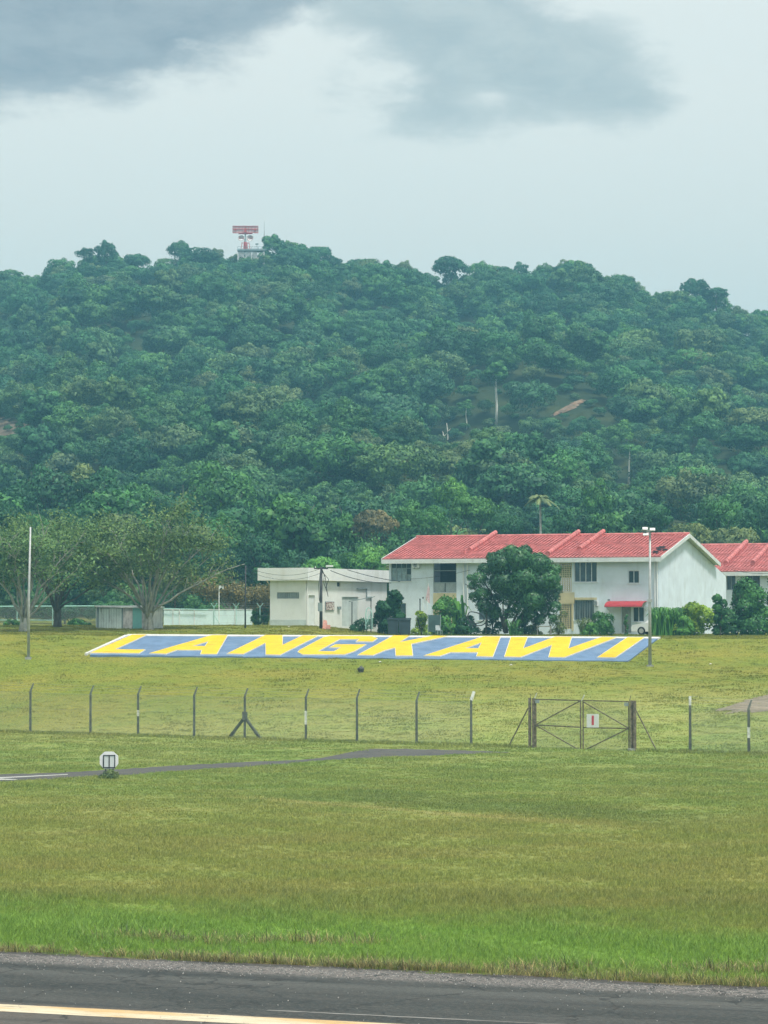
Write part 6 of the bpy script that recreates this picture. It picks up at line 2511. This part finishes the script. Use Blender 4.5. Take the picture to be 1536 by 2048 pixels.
# dark bins
for px0, px1, lab in ((775, 797, 'left of two large dark wheeled bins before the house'), (797.5, 821.5, 'right of two large dark wheeled bins before the house')):
    a, b = at(px0, 1258, 212), at(px1, 1236, 212)
    o = tag(empty('wheeled_bin', ((a.x + b.x) / 2, 212, gz((a.x + b.x) / 2, 212))), lab, 'bin')
    w = (b.x - a.x) / 2
    hh_ = b.z - o.location.z
    MB().add([(-w * .9, -.3, .1), (w * .9, -.3, .1), (w * .9, .3, .1), (-w * .9, .3, .1), (-w, -.38, hh_ * .9), (w, -.38, hh_ * .9), (w, .38, hh_ * .9), (-w, .38, hh_ * .9)],
             [(3, 2, 1, 0), (4, 5, 6, 7), (0, 1, 5, 4), (1, 2, 6, 5), (2, 3, 7, 6), (3, 0, 4, 7)]).build('body', M['bin'], o)
    MB().box(-w - .03, w + .03, -.42, .42, hh_ * .905, hh_).build('lid', M['bin'], o)
    for s in (-1, 1):
        MB().tube([(s * w * .7 - .03, -.3, .08), (s * w * .7 + .03, -.3, .08)], .09, 10).build('wheel', M['tyre'], o)
# netting screen and white chair
a, b = at(856, 1259, 211.5), at(881, 1230, 211.5)
o = tag(empty('netting_screen', (a.x, 211.5, gz(a.x, 211.5))), 'dark green netting screen stretched between posts in the garden', 'screen')
hh_ = b.z - o.location.z
for xx in (0, b.x - a.x):
    MB().bar((xx, 0, -.1), (xx, 0, hh_ + .04), .05).build('post', M['frame'], o)
MB().box(.03, b.x - a.x - .03, -.01, .01, .25, hh_).build('net', M['tarp'], o)
p = at(878, 1261, 211)
o = tag(empty('garden_chair', (p.x, 211, gz(p.x, 211)), .4), 'pale grey plastic garden chair beside the netting screen', 'chair')
o.scale = (.85, .85, .85)
for sx in (-.19, .19):
    MB().bar((sx, -.2, 0), (sx, -.18, .42), .04).build('leg', M['grey_panel'], o)
    MB().bar((sx, .22, 0), (sx, .2, .42), .04).build('leg', M['grey_panel'], o)
MB().box(-.22, .22, -.22, .22, .42, .46).build('seat', M['grey_panel'], o)
MB().add([(-.22, .2, .46), (.22, .2, .46), (.18, .32, .86), (-.18, .32, .86), (-.22, .23, .46), (.22, .23, .46), (.18, .35, .86), (-.18, .35, .86)],
         [(0, 1, 2, 3), (7, 6, 5, 4), (0, 4, 5, 1), (1, 5, 6, 2), (2, 6, 7, 3), (3, 7, 4, 0)]).build('backrest', M['grey_panel'], o)
# hose loop hung in the garden
pts = [(930, 1230), (938, 1240), (952, 1247), (968, 1240), (960, 1228), (940, 1224), (936, 1236), (944, 1249), (962, 1251), (974, 1243)]
c0 = at(936, 1262, 213)
c0.z = gz(c0.x, 213)
o = tag(empty('garden_hose', c0), 'black hose looped beside the stems of the garden tree', 'hose')
sm = []
for i in range(len(pts) - 1):
    for k in range(5):
        q0, q1 = Vector((*pts[max(0, i - 1)], 0)), Vector((*pts[i], 0))
        q2, q3 = Vector((*pts[i + 1], 0)), Vector((*pts[min(len(pts) - 1, i + 2)], 0))
        t = k / 5
        sm.append(.5 * (2 * q1 + (q2 - q0) * t + (2 * q0 - 5 * q1 + 4 * q2 - q3) * t * t + (3 * q1 - q0 - 3 * q2 + q3) * t ** 3))
MB().tube([at(p.x, p.y, 213) - c0 for p in sm], .04, 6).build('coil', M['cable'], o)
# flag on a slanting pole
a, b = at(851, 1222, 214), at(857, 1166, 214)
o = tag(empty('flagpole', (a.x, 214, gz(a.x, 214))), 'thin pole with a limp faded red and white flag before the house', 'flag')
MB().tube([(0, 0, -.2), b - o.location], [.02, .015], 5).build('pole', M['white_metal'], o)
tp = b - o.location
vs, fs = [], []
for i in range(7):
    for k in range(4):
        z_ = tp.z - .05 - i * .19
        vs.append((tp.x - .02 + k * .08 * (0.4 + i * .14) - i * .03, -.03 + .05 * math.sin(k * 2 + i), z_ - k * .10))
for i in range(6):
    for k in range(3):
        fs.append((i * 4 + k, i * 4 + k + 1, i * 4 + k + 5, i * 4 + k + 4))
MB().add(vs, fs).build('cloth', M['flag'], o)
for k_, px in enumerate((840, 846)):
    a, b = at(px, 1222, 215), at(px, (1200, 1197)[k_], 215)
    o = tag(empty('garden_post', (a.x, 215, gz(a.x, 215))), ('dark thick garden post left of the flag', 'pale thin garden post with dark knob left of the flag')[k_], 'post')
    MB().tube([(0, 0, -.2), (0, 0, b.z - o.location.z)], (.045, .025)[k_], 6).build('shaft', M[('pole_wood', 'white_metal')[k_]], o)
    MB().box(-.05, .05, -.05, .05, b.z - o.location.z, b.z - o.location.z + .1).build('cap', M['black'], o)
# lean-to
LY = 215.0
p = at(704, 1250, LY)
o = tag(empty('lean_to', (p.x, LY, gz(p.x, LY))), 'thin dark lean-to roof on posts right of the utility pole', 'lean-to')
for px in (704, 742):
    for dy in (0, 1.6):
        q = at(px, 1203.5 if px == 704 else 1196, LY + dy) - o.location
        MB().bar((q.x, q.y, -.2), q, .07).build('post', M['pole_wood'], o)
vs = [at(697, 1204, LY - .2), at(750, 1194, LY - .2), at(750, 1194, LY + 1.9), at(697, 1204, LY + 1.9)]
MB().add([v - o.location for v in vs] + [v - o.location + Vector((0, 0, .06)) for v in vs], [(3, 2, 1, 0), (4, 5, 6, 7), (0, 1, 5, 4), (1, 2, 6, 5), (2, 3, 7, 6), (3, 0, 4, 7)]).build('roof_sheet', M['frame'], o)
# mint gate frame
o_p = at(738, 1256, 213.5)
o = tag(empty('garden_gate', (o_p.x, 213.5, gz(o_p.x, 213.5))), 'mint green arched metal gate frame by the lean-to', 'gate')
mb = MB()
q = [at(x_, y_, 213.5) - o.location for x_, y_ in ((744, 1258), (744, 1228), (741, 1218), (737, 1215), (733, 1219), (731.5, 1228), (731.5, 1258))]
mb.tube(q, .035, 6)
mb.build('frame', M['mint'], o)
mb = MB()
mb.tube([at(733, 1247, 213.5) - o.location, at(741, 1228, 213.5) - o.location], .03, 5)
for x_ in (734, 737, 740):
    mb.tube([at(x_, 1258, 213.5) - o.location, at(x_, 1222, 213.5) - o.location], .012, 4)
mb.build('bars', M['mint'], o)
# porch bits by the garden tree: low table
p = at(1088, 1265, 214)
o = tag(empty('garden_table', (p.x, 214, gz(p.x, 214))), 'weathered wooden table under the right of the garden tree', 'table')
MB().box(-.55, .55, -.3, .3, .62, .68).build('table_top', M['hut_stain'], o)
for sx in (-.48, .48):
    for sy in (-.24, .24):
        MB().bar((sx, sy, -.05), (sx, sy, .62), .06).build('leg', M['hut_stain'], o)

# boulder on the bank
bp = hit(722, 1344)
rr = random.Random(4)
bm = bmesh.new()
bmesh.ops.create_icosphere(bm, subdivisions=3, radius=.22)
for v in bm.verts:
    k = 1 + .18 * math.sin(v.co.x * 21 + 1) * math.cos(v.co.y * 17) + .12 * math.sin(v.co.z * 25)
    v.co = Vector((v.co.x * k * .98, v.co.y * k, v.co.z * k * 1.12 + .14))
me = bpy.data.meshes.new('boulder')
bm.to_mesh(me)
bm.free()
me.materials.append(M['sandstone'])
o = link('boulder', me)
o.location = bp
tag(o, 'small dark boulder on the grass bank below the letters', 'boulder')
# scraps of litter on the bank
for px, py, lab in ((1022, 1331, 'white paper scrap on the grass below the letter slab right of centre'), (1421, 1329, 'white paper scrap on the bank near the right edge'),
                    (760, 1325, 'white scrap at the foot of the blue slab'), (578, 1252, 'pale scrap on the grass before the white building')):
    b = hit(px, py) if py > 1300 else Vector((*at(px, py, 214).to_2d(), 0))
    b.z = gz(b.x, b.y)
    o = tag(MB().add([(-.10, 0, .02), (.02, -.05, .06), (.12, .01, .03), (.0, .08, .10)], [(0, 1, 3), (1, 2, 3), (0, 2, 1), (0, 3, 2)]).build('paper_scrap', M['sign_white']), lab, 'litter')
    o.location = b

# ------------------------------------------------------------------ parked car
cp = H.front(1290, 1264, -3.2)
car = empty('parked_car', H.o.matrix_basis @ Vector((cp[0], -3.2, 0)), -ANG)
car.location.z = gz(car.location.x, car.location.y)
tag(car, 'white saloon car parked nose left behind the floodlight pole and tall grass', 'car')
prof = [(-.78, .25), (-.80, .55), (-.70, .72), (.25, .90), (.95, 1.38), (2.2, 1.42), (2.75, 1.02), (3.3, .95), (3.36, .5), (3.3, .25)]
mb = MB()
n = len(prof)
vs = []
for yy, k in ((-.80, 0), (-.72, 1), (.72, 1), (.80, 0)):
    for x_, z_ in prof:
        inset = .0
        vs.append((x_, yy * (0.86 if (k and z_ > 1.0) else 1), z_ if k or z_ < .95 else .95))
fs = [tuple(range(n)), tuple(range(4 * n - 1, 3 * n - 1, -1))]
for k in range(3):
    for i in range(n):
        fs.append((k * n + i, k * n + (i + 1) % n, (k + 1) * n + (i + 1) % n, (k + 1) * n + i))
mb.add(vs, fs).build('body', M['car_white'], car)
for s in (-1, 1):
    for x0, x1 in ((.72, 1.42), (1.5, 2.35)):
        MB().add([(x0 - .15, s * .765, .98), (x1 + .1, s * .765, .98), (x1, s * .66, 1.34), (x0 + .2, s * .66, 1.34), (x0 - .15, s * .755, .98), (x1 + .1, s * .755, .98), (x1, s * .65, 1.34), (x0 + .2, s * .65, 1.34)],
                 [(0, 1, 2, 3), (7, 6, 5, 4), (0, 4, 5, 1), (1, 5, 6, 2), (2, 6, 7, 3), (3, 7, 4, 0)]).build('window', M['dark_glass'], car)
    for x_ in (0.0, 2.55):
        w = MB().tube([(x_, s * .82, .30), (x_, s * .62, .30)], .30, 18).build('wheel', M['tyre'], car)
        MB().tube([(x_, s * .835, .30), (x_, s * .81, .30)], .18, 12).build('rim', M['steel'], w)
    MB().box(-.80, -.70, s * .55 - .16, s * .55 + .16, .56, .70).build('headlight', M['pale_glass'], car)
MB().box(-.84, -.66, -.7, .7, .24, .40).build('bumper', M['dark'], car)

# ------------------------------------------------------------------ grass, weeds, grit
def tuft(n, h, w, spread, seed, m, curl=.5):
    rr = random.Random(seed)
    mb = MB()
    for i in range(n):
        a = rr.uniform(0, 6.28)
        x0, y0 = rr.gauss(0, spread), rr.gauss(0, spread)
        hh_ = h * rr.uniform(.5, 1.1)
        d = Vector((math.cos(a), math.sin(a), 0))
        b = rr.uniform(0, 6.28)
        s = Vector((math.cos(b), math.sin(b), 0)) * w * rr.uniform(.7, 1.2)
        p0 = Vector((x0, y0, -.01))
        p1 = p0 + Vector((0, 0, hh_ * .6)) + d * hh_ * curl * .3
        p2 = p0 + Vector((0, 0, hh_)) + d * hh_ * curl * rr.uniform(.6, 1.2)
        mb.add([p0 - s, p0 + s, p1 + s * .7, p1 - s * .7, p2], [(0, 1, 2, 3), (3, 2, 4)])
    me = mb.mesh('tuft', M[m])
    at_ = me.attributes.new('v', 'FLOAT', 'FACE')
    at_.data.foreach_set('value', np.repeat(np.random.default_rng(seed).random(len(me.polygons) // 2), 2).astype(np.float32))
    return me


TUFTS = [tuft(16, .15, .0065, .07, 1, 'blade'), tuft(18, .10, .0065, .08, 2, 'blade'), tuft(14, .20, .007, .06, 3, 'blade'), tuft(22, .08, .010, .12, 4, 'blade', .9),
         tuft(20, .09, .014, .16, 5, 'blade', .8), tuft(18, .07, .018, .18, 6, 'blade', .9)]
g_src = source_coll('grass_tuft', TUFTS)
path_px = PATH_PX


def in_poly(px, py, poly):
    c = False
    j = len(poly) - 1
    for i in range(len(poly)):
        xi, yi = poly[i]
        xj, yj = poly[j]
        if (yi > py) != (yj > py) and px < (xj - xi) * (py - yi) / (yj - yi) + xi:
            c = not c
        j = i
    return c


path_xy = [(p.x, p.y) for p in path_poly]
pts, ss, rr_, ii = [], [], [], []
gr = np.random.default_rng(5)


def scatter_zone(y0, y1, dens, kinds, s0, s1):
    ym = (y0 + y1) / 2
    n_ = int((y1 - y0) * dens * 2 * (0.13 * ym + 9))
    Y = gr.uniform(y0, y1, n_)
    X = gr.uniform(-1, 1, n_) * (0.13 * Y + 9)
    cl = np.sin(X * .9 + 1.3 * np.sin(Y * .31)) * np.sin(Y * .53 + X * .2)
    K = gr.choice(kinds, n_)
    Sx = gr.uniform(s0, s1, n_)
    Rt = gr.uniform(0, 6.28, n_)
    for x, y, k, s, r, c in zip(X, Y, K, Sx, Rt, cl):
        q = -((x - R0.x) * Q_DIR.x + (y - R0.y) * Q_DIR.y)
        edge = 0.16 * math.sin(x * 5 + 1.3 * math.sin(y)) + 0.22 * math.sin(x * 1.3 + .7) * math.sin(x * .47 + y * .3) - .06
        if q < edge or (q < .7 and math.sin(x * 2.3) * math.sin(x * .83 + 2) > .45 and gr.random() < .75):
            continue
        if 118 < y < 165 and in_poly(x, y, path_xy):
            continue
        if SIGN_Y0 - .6 < y < SIGN_Y1 + 1 and -20 < x < 19.5:
            pxx, pyy = proj(x, y, gz(x, y))
            if 165 + (1310 - pyy) * 2.2 - 2 < pxx < 1324 - (pyy - 1277) * 1.3 and pyy < 1309.5 + (pxx - 165) * .0125:
                continue
        pts.append((x, y, gz(x, y)))
        nk = math.sin(x * .55 + 2 * math.sin(y * .21)) * math.sin(y * .47 + x * .13) + .5 * math.sin(x * 1.7 + y * 1.1)
        lush_k = (0.86 + .32 * nk) if q < 10 else 1.0 + .18 * nk
        if q < 1.6:
            lush_k *= .45 + .34 * q
        ss.append(s * lush_k * (1 + .25 * c))
        rr_.append(r)
        ii.append(int(k))


scatter_zone(52, 74, 130, [0, 0, 1, 2], .6, 1.15)
scatter_zone(74, 100, 48, [0, 1, 3], .55, 1.0)
scatter_zone(100, 135, 20, [3, 3, 4, 1], .6, 1.1)
scatter_zone(135, 175, 8, [4, 5, 3], .7, 1.15)
scatter_zone(175, 222, 4, [4, 5], .7, 1.15)
# ranker growth along the fence foot and path edge
for i in range(2600):
    px = gr.uniform(-40, 1580)
    p = fence_pt(px)
    if 1050 < px < 1275:
        continue
    x, y = p.x + gr.normal(0, .12), p.y + gr.normal(-.1, .22)
    pts.append((x, y, gz(x, y)))
    ss.append(gr.uniform(.8, 1.9))
    rr_.append(gr.uniform(0, 6.28))
    ii.append(int(gr.choice([4, 3, 0])))
tag(gn_scatter('grass', pts, ss, rr_, ii, g_src), 'short grass covering the airfield and bank', 'grass', kind='stuff')

W_T = [tuft(14, .26, .008, .07, 21, 'weed', .8), tuft(18, .18, .008, .10, 22, 'weed', 1.0), tuft(10, .36, .007, .05, 23, 'weed', .7)]
w_src = source_coll('weed_tuft', W_T)
wp, ws_, wr_, wi = [], [], [], []
for i in range(3000):
    u = gr.uniform(-8, 26)
    q = abs(gr.normal(.08, .26)) + .14 * math.sin(u * 1.1) * math.sin(u * .43)
    if gr.random() < .45 * (1 + math.sin(u * .9) * math.sin(u * .37 + 1)):
        continue
    p = R0 + E_DIR * u - Q_DIR * q
    wp.append((p.x, p.y, 0))
    ws_.append(gr.uniform(.35, .95))
    wr_.append(gr.uniform(0, 6.28))
    wi.append(int(gr.integers(0, 3)))
for (px, py, n_, sx) in ((560, 1888, 130, 1.2), (300, 1884, 90, .6), (1480, 1945, 90, .7), (1110, 1942, 60, .6)):
    c0 = ground_point(px, py)
    for i in range(n_):
        wp.append((c0.x + gr.normal(0, sx), c0.y + gr.normal(0, .35), 0))
        ws_.append(gr.uniform(.5, 1.15))
        wr_.append(gr.uniform(0, 6.28))
        wi.append(int(gr.integers(0, 3)))
tag(gn_scatter('dry_weeds', wp, ws_, wr_, wi, w_src), 'dry brown weeds along the runway edge', 'weeds', kind='stuff')

stones = []
for k in range(3):
    bm = bmesh.new()
    bmesh.ops.create_icosphere(bm, subdivisions=1, radius=.012)
    rr = random.Random(k)
    for v in bm.verts:
        v.co *= rr.uniform(.7, 1.25)
    me = bpy.data.meshes.new('grit')
    bm.to_mesh(me)
    bm.free()
    me.materials.append(M['stone_white'])
    stones.append(me)
s_src = source_coll('grit_stone', stones)
sp = []
for i in range(2000):
    u = gr.uniform(-6, 24)
    q = abs(gr.normal(1.0, .45)) if i < 1650 else gr.uniform(.2, 9)
    p = R0 + E_DIR * u + Q_DIR * q
    sp.append((p.x, p.y, .012))
tag(gn_scatter('grit', sp, gr.uniform(.35, 1.25, len(sp)) * np.where(np.arange(len(sp)) < 1650, 1.0, .9), gr.uniform(0, 6.28, len(sp)), gr.integers(0, 3, len(sp)), s_src),
    'loose pale grit scattered on the runway edge', 'gravel', kind='stuff')

# ------------------------------------------------------------------ haze
def build_haze():
    m, nt, out = new_mat('haze_air')
    v = nt.nodes.new('ShaderNodeVolumePrincipled')
    v.inputs['Color'].default_value = (0.30, 0.75, 0.97, 1)
    v.inputs['Density'].default_value = 0.00046
    v.inputs['Anisotropy'].default_value = 0.0
    nt.links.new(v.outputs[0], out.inputs['Volume'])
    mb = MB()
    mb.box(-3200, 3200, -1100, 3700, -4.0, 125.0)
    o = mb.build('haze', m)
    tag(o, 'thin blue humid air over the field and hill', 'haze', kind='stuff')


build_haze()
